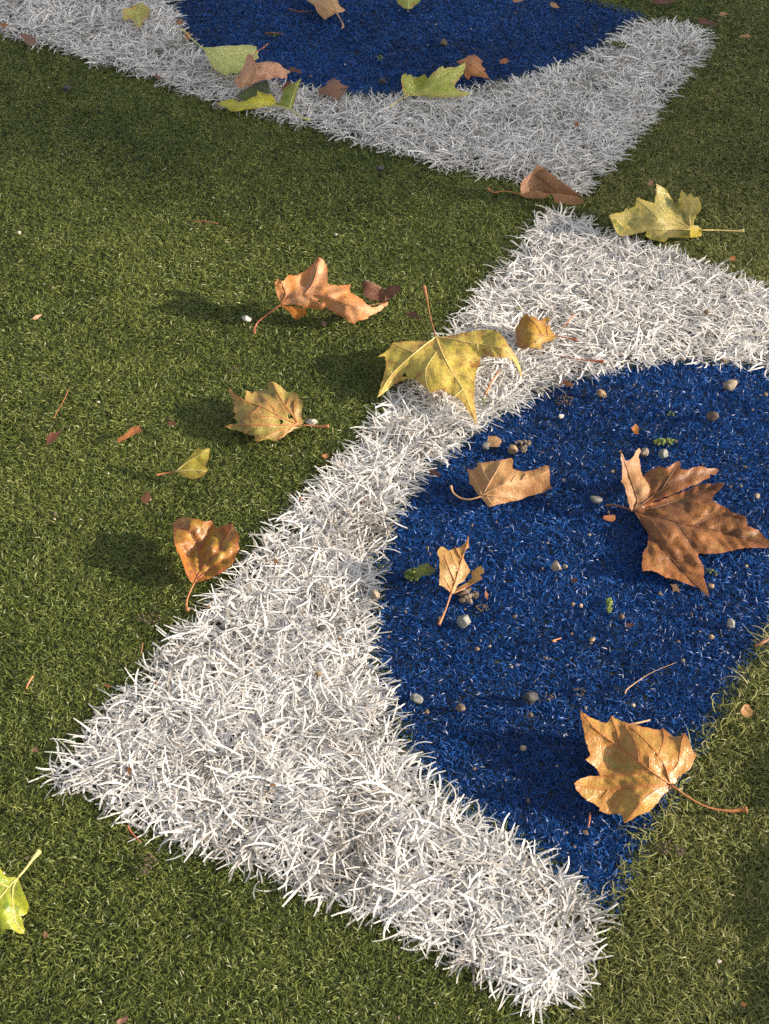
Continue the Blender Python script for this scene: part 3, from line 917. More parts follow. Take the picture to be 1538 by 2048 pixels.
leaf('small spotted orange and yellow leaf on the white band right of the largest yellow leaf', (1010, 610, 6.99), [dict(
    o=[(140, 345), (160, 300), (190, 270), (235, 180), (295, 112), (345, 160), (420, 168), (495, 222), (545, 180), (650, 172), (598, 238), (560, 285), (630, 285),
       (640, 350), (700, 410), (720, 440), (700, 470), (620, 510), (505, 545), (520, 635), (455, 600), (390, 612), (340, 588), (270, 612), (205, 605), (185, 560), (150, 540), (165, 480)],
    z=[(150, 400, 18), (295, 122, 32), (635, 180, 30), (575, 280, 22), (715, 430, 18), (510, 620, 16), (300, 600, 17), (400, 400, 28)],
    v=[[(710, 430), (510, 420), (350, 390), (170, 330)], [(510, 420), (450, 300), (310, 140)], [(600, 425), (590, 330), (620, 200)], [(560, 425), (420, 500), (320, 590)]], wob=2.0, holes=[(428, 520, 20)])],
    M_SMY, [(712, 430, 18, .9), (830, 455, 17, .8), (920, 470, 17, 1.2), (1005, 495, 16, 1.9)], ST_RED, ST_ORANGE, zmin=14)

leaf('olive and brown leaf with two dark holes lying on green turf', (430, 750, 6.408), [dict(
    o=[(1060, 625), (1130, 625), (1115, 560), (1110, 500), (1130, 400), (1125, 330), (1090, 310), (1050, 240), (1000, 210), (925, 215), (890, 190), (840, 135),
       (780, 100), (715, 75), (690, 100), (680, 180), (600, 195), (520, 200), (470, 240), (420, 200), (395, 200), (390, 270), (380, 320), (330, 290),
       (260, 250), (200, 170), (175, 190), (185, 230), (215, 270), (230, 310), (220, 340), (250, 400), (230, 460), (265, 500), (240, 550), (290, 590),
       (280, 630), (200, 630), (125, 655), (200, 690), (300, 715), (350, 725), (380, 755), (510, 775), (505, 840), (540, 858), (620, 830), (700, 820),
       (760, 850), (800, 840), (900, 775), (1000, 700), (1080, 680), (1140, 655)],
    z=[(1080, 640, 16), (1125, 330, 28), (925, 215, 24), (715, 75, 34), (560, 200, 22), (400, 200, 32), (180, 180, 30), (230, 460, 24), (125, 655, 20), (520, 850, 14), (780, 845, 14), (600, 420, 30), (850, 540, 24), (600, 640, 24)],
    v=[[(1070, 630), (850, 540), (580, 400), (370, 330), (185, 190)], [(1065, 625), (980, 500), (860, 340), (750, 110)], [(1060, 630), (820, 640), (400, 640), (140, 655)],
       [(1060, 640), (900, 680), (700, 760), (540, 850)], [(1060, 620), (1010, 480), (1025, 330)], [(905, 400), (955, 300)], [(765, 470), (740, 420), (560, 230)], [(990, 665), (880, 770), (800, 830)],
       [(840, 540), (640, 530), (420, 540)], [(580, 400), (500, 470), (380, 520)]], ridge=1.4, wob=2.0, holes=[(960, 535, 34), (855, 600, 27)], step=5)],
    M_OLBR, [(1120, 642, 16, .9), (1250, 650, 15, 1.0), (1350, 660, 15, 1.5), (1460, 655, 16, 2.2)], ST_ORANGE, ST_ORANGE, zmin=12)
leaf('small yellow green leaf with its stem pointing left on green turf', (0, 512, 1.9974), [dict(
    o=[(700, 862), (735, 820), (770, 785), (795, 763), (800, 775), (840, 768), (835, 800), (820, 840), (832, 855), (820, 870), (800, 885), (765, 892), (730, 878)],
    z=[(700, 862, 16), (795, 763, 40), (840, 768, 38), (832, 855, 22), (765, 892, 14)], v=[[(700, 862), (760, 815), (832, 775)], [(700, 862), (760, 855), (822, 860)]], wob=1.5, step=5)],
    M_SMG, [(702, 861, 16, .8), (660, 868, 14, .8), (622, 875, 13, 1.7)], ST_ORANGE, ST_YEL, zmin=12)
leaf('fiery brown crinkled leaf with its stem pointing down at the left rim of the white', (330, 1020, 9.047), [dict(
    o=[(530, 1320), (480, 1310), (430, 1250), (380, 1150), (360, 1080), (330, 980), (280, 850), (210, 740), (170, 600), (150, 400), (145, 230), (180, 200), (250, 150),
       (350, 145), (500, 155), (600, 165), (680, 200), (740, 215), (830, 190), (880, 250), (930, 335), (1000, 310), (1100, 270), (1200, 245), (1250, 290),
       (1300, 400), (1350, 510), (1320, 600), (1350, 700), (1290, 800), (1280, 900), (1200, 1000), (1080, 1100), (1000, 1150), (900, 1200), (800, 1250),
       (700, 1280), (580, 1320)],
    z=[(530, 1315, 18), (370, 1080, 26), (210, 740, 34), (150, 300, 30), (350, 150, 30), (830, 195, 36), (930, 340, 26), (1220, 260, 34), (1345, 600, 30), (1280, 900, 24), (900, 1200, 15),
       (600, 600, 22), (850, 700, 34), (640, 1050, 20), (430, 800, 20), (450, 350, 36)],
    v=[[(530, 1315), (640, 1080), (615, 700), (560, 560), (440, 400), (250, 170)], [(640, 1080), (880, 840), (1050, 550), (1200, 260)], [(580, 1250), (900, 1020), (1340, 700)],
       [(615, 720), (760, 480), (840, 200)], [(590, 1200), (480, 1000), (320, 700)]], ridge=-3.0, wob=4.2, jag=1.2)],
    M_FIRE, [(530, 1320, 18, 1.1), (450, 1480, 15, 1.0), (400, 1620, 14, 1.0), (385, 1740, 13, 1.4), (412, 1810, 13, 2.6)], ST_ORANGE, ST_RED, zmin=12)
leaf('light tan leaf with a curled stem on blue turf left of the big brown leaf', (890, 900, 6.687), [dict(
    o=[(480, 630), (420, 570), (380, 490), (325, 450), (325, 400), (310, 310), (292, 245), (370, 265), (430, 225), (425, 175), (560, 160), (700, 145), (890, 105),
       (910, 130), (905, 200), (900, 240), (960, 270), (1050, 290), (1160, 275), (1250, 240), (1340, 200), (1390, 215), (1400, 300), (1400, 400),
       (1410, 480), (1440, 510), (1370, 530), (1310, 575), (1260, 580), (1150, 610), (1020, 660), (870, 690), (740, 720), (600, 765), (575, 755), (530, 690)],
    z=[(480, 630, 20), (295, 245, 28), (560, 160, 34), (900, 110, 36), (960, 270, 30), (1360, 205, 36), (1440, 510, 20), (1260, 580, 16), (870, 690, 13), (590, 765, 12), (800, 450, 30), (500, 400, 28)],
    v=[[(490, 615), (600, 545), (800, 460), (1080, 390), (1340, 300)], [(520, 580), (600, 430), (690, 280), (750, 155)], [(530, 605), (700, 620), (850, 628), (1000, 655)], [(560, 620), (635, 735)], [(640, 640), (740, 715)],
       [(880, 430), (960, 330)], [(1030, 400), (1090, 310)], [(490, 600), (430, 450), (330, 300)], [(600, 430), (520, 300), (490, 200)]], ridge=1.2)],
    M_LTAN, [(490, 612, 20, 1.1), (420, 640, 19, .9), (310, 662, 17, .9), (200, 640, 16, .9), (110, 570, 17, 1.0), (78, 480, 19, 1.6)], ST_TAN, ST_TAN, zmin=11)

leaf('big wet brown leaf on blue turf at the right with one pale lobe standing up', (1200, 890, 4.55), [dict(
    o=[(310, 600), (400, 545), (520, 515), (680, 450), (780, 420), (850, 370), (950, 355), (1140, 345), (1100, 400), (1050, 440), (1020, 480), (1040, 520),
       (1150, 570), (1220, 620), (1330, 650), (1340, 740), (1440, 770), (1490, 830), (1560, 890), (1580, 935), (1450, 935), (1320, 935), (1200, 965), (1080, 985),
       (1000, 990), (900, 990), (890, 1000), (920, 1060), (945, 1120), (940, 1200), (970, 1290), (995, 1385), (950, 1350), (880, 1290), (780, 1260),
       (680, 1220), (600, 1210), (540, 1170), (470, 1140), (390, 1150), (380, 1080), (390, 980), (430, 930), (440, 820), (400, 740), (340, 650)],
    z=[(310, 600, 22), (680, 450, 18), (1140, 345, 26), (1040, 500, 22), (1335, 700, 26), (1570, 930, 15), (1200, 965, 15), (900, 990, 18), (995, 1385, 14), (680, 1220, 20), (390, 1150, 26), (430, 830, 22), (800, 700, 26), (560, 760, 28), (650, 1000, 22)],
    low=0.78, v=[[(310, 600), (560, 660), (850, 740), (1080, 780), (1550, 915)], [(310, 600), (450, 810), (620, 1000), (800, 1200), (990, 1380)], [(310, 600), (520, 560), (800, 470), (1130, 350)],
       [(850, 740), (1050, 640), (1320, 660)], [(700, 700), (780, 820), (900, 980)], [(640, 1020), (720, 1070), (930, 1100)]], ridge=-2.6, wob=3.0),
    dict(o=[(310, 595), (380, 540), (420, 480), (450, 400), (400, 300), (400, 270), (450, 230), (540, 190), (600, 215), (640, 190), (700, 150), (730, 145),
            (735, 215), (800, 225), (860, 200), (930, 195), (1000, 215), (1070, 215), (1080, 240), (1050, 275), (1000, 265), (1000, 300), (940, 320), (900, 350),
            (850, 365), (760, 410), (600, 470), (480, 520), (380, 560)],
         z=[(310, 595, 22), (400, 280, 30), (540, 190, 36), (720, 150, 40), (930, 195, 34), (1075, 230, 30), (850, 365, 30), (600, 470, 26), (650, 300, 36)],
         v=[[(310, 595), (500, 450), (720, 330), (1060, 235)], [(560, 410), (640, 280), (715, 160)]], ridge=-1.2, wob=2.4),
    dict(o=[(300, 600), (270, 570), (250, 470), (220, 370), (190, 330), (200, 310), (205, 200), (190, 110), (195, 70), (210, 90), (230, 145), (260, 140), (300, 110),
            (330, 50), (360, 25), (372, 60), (350, 110), (370, 190), (385, 280), (430, 340), (455, 400), (440, 450), (400, 510), (340, 560)],
         z=[(300, 600, 22), (200, 320, 42), (195, 75, 58), (360, 30, 50), (380, 250, 40), (450, 400, 34), (300, 350, 40)],
         v=[[(305, 595), (340, 500), (290, 350), (250, 230), (200, 90)]], ridge=-1.0, wob=1.5, m=M_BIGBP)],
    M_BIGB, [(290, 595, 22, 1.2), (200, 565, 18, 1.1), (120, 545, 15, 1.2), (50, 550, 13, 1.6)], ST_DARK, ST_DARK, zmin=12)

leaf('yellow brown leaf with a bitten side lobe on blue turf above the round grey pebble', (790, 1060, 7.69), [dict(
    o=[(850, 965), (790, 910), (720, 860), (680, 850), (685, 700), (690, 500), (680, 420), (650, 360), (660, 310), (710, 250), (760, 270), (800, 300), (830, 320), (900, 285),
       (1000, 260), (1050, 220), (1100, 160), (1132, 80), (1132, 180), (1140, 270), (1100, 290), (1070, 330), (1050, 430), (1100, 520), (1160, 620), (1100, 720),
       (1060, 790), (980, 830), (940, 900), (900, 980)],
    z=[(860, 970, 22), (690, 700, 34), (655, 340, 42), (760, 280, 36), (900, 285, 34), (1130, 90, 44), (1140, 270, 32), (1160, 620, 26), (1060, 790, 22), (930, 700, 26), (850, 500, 36)],
    v=[[(862, 965), (930, 790), (1030, 440), (1090, 270), (1130, 90)], [(920, 785), (830, 590), (750, 380)], [(965, 600), (900, 470), (850, 340)], [(1015, 440), (960, 340), (925, 245)], [(865, 930), (810, 830), (755, 735)]],
    ridge=1.4, wob=1.8, nmain=2, step=5),
    dict(o=[(890, 985), (940, 900), (1050, 840), (1180, 745), (1170, 650), (1240, 600), (1320, 545), (1370, 620), (1375, 660), (1300, 700), (1348, 738), (1200, 830), (1080, 890), (960, 960)],
         z=[(890, 985, 22), (1180, 740, 18), (1320, 545, 30), (1375, 650, 28), (1348, 738, 24), (1080, 890, 20)], v=[[(895, 975), (1080, 885), (1335, 745)]], step=5)],
    M_YBRN, [(862, 968, 22, 1.3), (820, 1100, 19, 1.0), (760, 1270, 15, 1.1), (672, 1455, 12, 1.9)], ST_ORANGE, ST_ORANGE, zmin=12)

leaf('golden leaf with glossy lower lobe where the blue turf ends at the lower right', (1130, 1410, 4.047), [dict(
    o=[(850, 640), (890, 640), (910, 590), (960, 550), (1010, 520), (1035, 470), (1065, 410), (1030, 360), (1010, 300), (970, 222), (940, 250), (890, 260), (850, 235),
       (790, 185), (770, 205), (650, 180), (520, 155), (450, 130), (370, 90), (355, 130), (330, 150), (250, 120), (180, 85), (125, 48), (140, 150), (160, 260),
       (185, 350), (205, 410), (165, 440), (200, 470), (250, 510), (285, 570), (190, 575), (120, 600), (75, 635), (90, 680), (140, 740), (180, 775), (240, 800),
       (285, 835), (275, 855), (340, 880), (440, 880), (465, 900), (480, 955), (540, 930), (600, 890), (680, 865), (740, 800), (800, 720), (855, 680)],
    z=[(860, 650, 20), (1060, 410, 22), (970, 222, 30), (800, 200, 24), (520, 155, 30), (370, 90, 32), (125, 48, 38), (165, 440, 32), (285, 570, 22), (75, 635, 30), (285, 850, 20), (480, 955, 14), (700, 850, 16),
       (640, 320, 36), (450, 360, 28), (800, 480, 28), (500, 680, 22), (600, 780, 28)],
    v=[[(850, 642), (690, 530), (450, 350), (250, 200), (130, 55)], [(848, 630), (800, 480), (680, 320), (520, 170)], [(848, 655), (780, 655), (560, 660), (350, 685), (85, 650)],
       [(600, 460), (570, 300), (480, 165)], [(445, 335), (420, 220), (372, 95)], [(680, 515), (682, 420)], [(830, 560), (910, 480), (940, 320), (968, 230)], [(760, 400), (800, 280), (790, 192)], [(350, 690), (300, 745)],
       [(780, 660), (640, 760), (490, 945)], [(690, 530), (500, 560), (300, 575)]], ridge=1.4, wob=2.2)],
    M_GOLD, [(850, 642, 21, 1.1), (960, 720, 19, 1.0), (1080, 795, 16, .9), (1200, 840, 14, 1.0), (1330, 858, 13, 1.4), (1410, 850, 13, 2.1), (1475, 846, 14, 3.2)], ST_ORANGE, ST_ORANGE, zmin=12)
leaf('lime green leaf cut off by the left edge of the picture', (0, 1680, 9.75), [dict(
    o=[(350, 730), (390, 850), (450, 1000), (510, 1130), (570, 1290), (540, 1380), (520, 1440), (400, 1480), (440, 1560), (490, 1750), (470, 1830), (400, 1830),
       (300, 1780), (210, 1730), (80, 1740), (40, 1850), (0, 1920), (-200, 1900), (-500, 1700), (-700, 1300), (-600, 900), (-300, 600), (-100, 500), (0, 545),
       (50, 610), (90, 690), (160, 735), (320, 715)],
    z=[(350, 730, 20), (0, 545, 34), (570, 1290, 26), (520, 1440, 18), (470, 1830, 16), (100, 1740, 22), (0, 1300, 34), (-600, 1100, 24), (-200, 1900, 15)],
    v=[[(350, 730), (160, 920), (0, 1120), (-400, 1500)], [(350, 730), (240, 1000), (290, 1550), (450, 1800)], [(160, 920), (-100, 800), (-300, 620)]], ridge=-1.0, wob=2.2)],
    M_LIME, [(350, 730, 20, 1.0), (500, 560, 18, 1.0), (640, 370, 15, 1.4), (765, 215, 14, 2.8)], ST_YEL, ST_YEL, zmin=12)

leaf('small olive leaf with orange rim on the white band at the top left', (220, 0, 15.38), [dict(
    o=[(385, 260), (500, 250), (680, 235), (700, 190), (800, 125), (960, 85), (1050, 130), (1150, 200), (1230, 260), (1210, 350), (1180, 520), (1080, 580),
       (1000, 700), (960, 800), (860, 850), (780, 790), (720, 700), (680, 600), (600, 560), (500, 630), (420, 580), (390, 400)],
    z=[(385, 260, 24), (960, 85, 26), (1230, 260, 24), (860, 850, 16), (500, 630, 17), (820, 400, 18)],
    v=[[(820, 420), (600, 350), (400, 270)], [(820, 420), (900, 250), (960, 100)], [(820, 420), (850, 650), (870, 840)], [(820, 420), (1050, 330), (1220, 270)]], wob=1.5, step=4)],
    M_L1, None, None, ST_LIME, zmin=15)
leaf('tan brown leaf on the upper blue turf cut by the top edge', (600, 0, 5.915), [dict(
    o=[(85, 10), (180, 80), (210, 150), (250, 190), (300, 230), (340, 200), (430, 150), (510, 140), (540, 120), (480, 80), (450, 20), (430, -60), (300, -120), (100, -90)],
    z=[(85, 10, 20), (300, 230, 16), (430, 150, 22), (540, 120, 18), (430, -60, 26), (100, -90, 20), (300, 60, 28)],
    v=[[(430, 145), (380, 30), (300, -100)], [(425, 145), (290, 80), (150, 20)]], wob=2.0)],
    M_TAN2, [(430, 150, 22, .9), (480, 230, 15, .8), (510, 300, 13, 1.3), (500, 332, 12, 2.0)], ST_TAN, ST_TAN, zmin=12)
leaf('green leaf on the upper blue turf peeking in from the top edge', (600, 0, 5.915), [dict(
    o=[(1140, -5), (1160, 50), (1240, 100), (1320, 105), (1380, 50), (1440, -5), (1400, -80), (1280, -120), (1160, -70)],
    z=[(1140, -5, 18), (1280, 105, 16), (1440, -5, 18), (1280, -100, 22)], v=[[(1280, 105), (1280, 20), (1280, -100)]])],
    M_GRN8, None, None, ST_LIME, zmin=12)

# unseen leaves added past the right edge, sloped to cast shade into view
def tipped(label, x, y, h, wdt, zlow, zhigh, mat):
    leaf(label, (x, y, 1.0), [dict(
        o=[(0, .35 * h), (.2 * wdt, .12 * h), (.45 * wdt, .2 * h), (.6 * wdt, 0), (.75 * wdt, .2 * h), (wdt, .16 * h), (.9 * wdt, .45 * h), (wdt * 1.05, .7 * h), (.75 * wdt, .72 * h),
           (.6 * wdt, h), (.35 * wdt, .78 * h), (.05 * wdt, .8 * h)],
        z=[(0, .4 * h, zlow), (0, .8 * h, zlow), (wdt * .5, .1 * h, zlow + (zhigh - zlow) * .55), (wdt * .5, .9 * h, zlow + (zhigh - zlow) * .55), (wdt, .2 * h, zhigh), (wdt, .7 * h, zhigh)],
        v=[[(0, .55 * h), (.5 * wdt, .5 * h), (wdt, .2 * h)], [(0, .55 * h), (.5 * wdt, .6 * h), (wdt, .7 * h)]])],
        mat, None, None, ST_TAN, zmin=12)


tipped('unseen brown leaf added past the right edge to cast shade beside the golden leaf', 1600, 1470, 180, 110, 12, 32, M_LTAN)
tipped('unseen tan leaf added past the right edge to cast shade near the bottom corner', 1690, 1640, 270, 130, 12, 48, M_TAN2)
tipped('unseen dark leaf added past the right edge to cast shade at the very bottom', 1680, 1890, 190, 110, 12, 40, M_DBRN)

# ------------------------------------------------------------------ debris
PEB = {
    'grey': plain_material('grey_stone', (0.08, 0.08, 0.072), (0.21, 0.205, 0.18), 260, 0.8, 0.6, .001),
    'dark': plain_material('dark_stone', (0.022, 0.022, 0.023), (0.055, 0.054, 0.052), 260, 0.7, 0.6, .001),
    'beige': plain_material('beige_stone', (0.13, 0.10, 0.07), (0.27, 0.21, 0.15), 260, 0.8, 0.6, .001),
    'brown': plain_material('brown_stone', (0.055, 0.04, 0.028), (0.14, 0.098, 0.066), 260, 0.8, 0.6, .001),
    'white': plain_material('white_stone', (0.27, 0.235, 0.20), (0.44, 0.39, 0.34), 260, 0.7, 0.5, .001),
    'tan': plain_material('tan_stone', (0.13, 0.085, 0.05), (0.26, 0.175, 0.10), 260, 0.8, 0.6, .001),
}


def ico(sub=2):
    import bmesh
    bm = bmesh.new()
    bmesh.ops.create_icosphere(bm, subdivisions=sub, radius=1.0)
    V = np.array([v.co[:] for v in bm.verts])
    F = [tuple(v.index for v in f.verts) for f in bm.faces]
    bm.free()
    return V, F


ICO3, ICO2, ICO1 = ico(3), ico(2), ico(1)


def lump(rx, ry, rz, seed, rough=0.22, facets=9, base=ICO3):
    V, F = base
    r = random.Random(seed)
    V = V.copy()
    d = np.array([1 + rough * noise.noise(Vector(v) * 1.1 + Vector((seed, 0, 0))) + rough * .35 * noise.noise(Vector(v) * 3.5 + Vector((0, seed, 0))) for v in V])
    V = V * d[:, None]
    for _ in range(facets):                       # flat broken faces
        n = Vector((r.gauss(0, 1), r.gauss(0, 1), r.gauss(0, 1))).normalized()
        n = np.array(n)
        h = r.uniform(0.58, 0.85)
        k = V @ n - h
        V = V - np.outer(np.maximum(k, 0) * 0.9, n)
    return V * np.array([rx, ry, rz]), F


TOP = 0.0065


def turf_top(px, py):
    p = np.array([[px, py]], float)
    return 0.011 if (in_poly(p, W_UP)[0] or in_poly(p, W_LOW)[0]) else TOP


def pebble(px, py, rx, ry, kind, label, seed=None, ang=0.0, group='pebbles on the turf', rough=0.22, name='pebble', cat='pebble'):
    s = px_scale(py)
    seed = seed if seed is not None else int(px * 7 + py)
    a, b = rx / s, ry / s
    V, F = lump(a * 0.98, min(a, b) * 0.98, b * 0.98, seed, rough + 0.05)
    z = turf_top(px, py) + b * 0.62
    o = mesh_obj(name, V, F, PEB[kind], None, tuple(at(px, py, z)), smooth=False)
    o.rotation_euler = (random.uniform(-.3, .3), random.uniform(-.3, .3) + ang, random.uniform(-.4, .4))
    tag(o, label, cat, group)
    return o


for a in [
    (928, 1242, 15, 15, 'grey', 'round speckled grey pebble below the stem of the yellow brown leaf on blue turf'),
    (1112, 1132, 11, 13, 'beige', 'rounded beige pebble right of the upright brown pod on blue turf'),
    (1130, 1133, 5, 6, 'beige', 'tiny beige pebble touching the right side of the rounded beige one'),
    (1423, 1173, 7, 6, 'tan', 'small tan pebble right of the bottom tip of the big brown leaf'),
    (1461, 1246, 11, 11, 'grey', 'grey pebble on blue turf near the right edge below the big brown leaf'),
    (1423, 1274, 6, 6, 'tan', 'small orange tan pebble below left of the grey pebble near the right edge'),
    (1243, 1234, 6, 7, 'brown', 'small brown pebble right below the upright green bud on blue turf'),
    (1185, 1279, 7, 6, 'tan', 'small tan pebble in the open middle of the lower blue turf'),
    (955, 1298, 5, 4, 'tan', 'small tan pebble below the round grey pebble'),
    (833, 1398, 14, 11, 'grey', 'grey brown pebble against the inner rim of the lower white band'),
    (922, 1416, 10, 12, 'brown', 'blocky grey brown pebble between the white rim and the black stone'),
    (1061, 1397, 16, 15, 'dark', 'black angular stone on blue turf above the golden leaf'),
    (853, 1424, 6, 6, 'brown', 'small brown pebble just below the grey brown pebble at the white rim'),
    (1061, 1431, 6, 6, 'brown', 'small brown pebble just below the black angular stone'),
    (1046, 1496, 8, 6, 'beige', 'small flat beige pebble left of the upper tip of the golden leaf'),
    (1366, 1321, 5, 5, 'beige', 'small pale pebble at the upper right end of the thin grey twig'),
    (1266, 1411, 5, 5, 'beige', 'small pale pebble above the golden leaf tip on blue turf'),
    (1460, 769, 15, 13, 'beige', 'largest beige grey stone at the upper right of the lower blue turf'),
    (1426, 832, 12, 13, 'brown', 'brown lobed pebble below the largest beige stone'),
    (1530, 789, 6, 6, 'brown', 'small brown pebble at the right edge beside the largest beige stone'),
    (1327, 907, 12, 10, 'grey', 'grey angular stone tucked under the bright green tuft'),
    (1289, 905, 9, 10, 'beige', 'pale pebble against the standing lobe of the big brown leaf'),
    (1203, 787, 13, 8, 'tan', 'flat tan stone at the upper left of the lower blue turf'),
    (1122, 833, 7, 5, 'white', 'bright white pebble below the dirt patch on blue turf'),
    (973, 891, 10, 8, 'grey', 'grey pebble left of the dry curl beside the white rim'),
    (1026, 898, 10, 11, 'tan', 'tan pebble right of the dry curl beside the white rim'),
    (1193, 1000, 14, 8, 'grey', 'smooth oval grey pebble left of the stem of the big brown leaf'),
    (1514, 992, 7, 6, 'beige', 'small beige pebble right of the big brown leaf near the edge'),
    (751, 1190, 11, 10, 'beige', 'beige pebble caught on the inner rim at the narrowest blue bulge'),
    (636, 1347, 7, 6, 'tan', 'small tan pebble sunk in the white turf of the lower band'),
    (643, 1255, 10, 7, 'dark', 'dark pebble sunk in the white turf of the lower band'),
    (1447, 721, 9, 6, 'brown', 'small olive brown pebble where the white band meets blue turf at the right'),
    (1413, 625, 6, 6, 'tan', 'small tan pebble lying on the broad right part of the white band'),
    (133, 176, 11, 7, 'dark', 'dark stone on shaded green turf at the upper left'),
    (760, 338, 8, 7, 'dark', 'dark stone on green turf below the middle of the upper white band'),
    (887, 86, 8, 8, 'brown', 'brown pebble on the upper blue turf above the olive green leaf'),
    (765, 163, 9, 7, 'dark', 'dark stone on the upper blue turf at the rim of the white band'),
    (1146, 1208, 5, 5, 'tan', 'left of two tiny tan pebbles side by side on blue turf'),
    (1162, 1211, 5, 5, 'beige', 'right of two tiny tan pebbles side by side on blue turf'),
    (671, 469, 4, 3, 'white', 'white crumb on green turf above the orange leaf'),
    (38, 465, 4, 3, 'white', 'white crumb on green turf near the left edge'),
    (493, 638, 11, 8, 'white', 'pale husk in the shadow left of the stem of the orange leaf'),
    (622, 844, 13, 7, 'white', 'white knobbly husk behind the stem of the olive and brown leaf'),
    (647, 648, 7, 7, 'brown', 'small brown crumb on green turf below the orange leaf'),
]:
    pebble(*a)


def fragment(px, py, ln, wd, ang, mat, label, z=10.0, curl=7.0, name='leaf_fragment', n=9):
    s = px_scale(py)
    r = random.Random(int(px * 13 + py))
    ca, sa = math.cos(R(ang)), math.sin(R(ang))
    o = []
    for i in range(n):
        g = 2 * math.pi * i / n
        k = r.choice((r.uniform(0.5, 0.75), r.uniform(0.85, 1.25)))
        x, y = math.cos(g) * ln / 2 * k, math.sin(g) * wd / 2 * k
        o.append((px + x * ca + y * sa, py - x * sa + y * ca))
    zt = turf_top(px, py) * 1000 + 3
    zc = [(px, py, zt + 1.5), (px + ca * ln / 2, py - sa * ln / 2, zt + curl * r.uniform(.3, 1)), (px - ca * ln / 2, py + sa * ln / 2, zt + curl * r.uniform(0, .6)),
          (px + sa * wd / 2, py + ca * wd / 2, zt + curl * .4), (px - sa * wd / 2, py - ca * wd / 2, zt + curl * .8)]
    st = max(2.5, min(ln, wd) / 4)
    V, F, va, ea, _ = sheet(o, zc, [], 0, 1.0, px * .01, zt - 1.5, st, (), 0.5)
    base = at(px, py, (zt - 1) / 1000)
    ob = mesh_obj(name, V - base, F, mat, None, tuple(base))
    set_attr(ob.data, 'vein', va[0] * 0)
    set_attr(ob.data, 'mid', va[0] * 0 + 1)
    set_attr(ob.data, 'edge', ea)
    tag(ob, label, 'leaf piece', 'broken leaf pieces on the turf')
    return ob


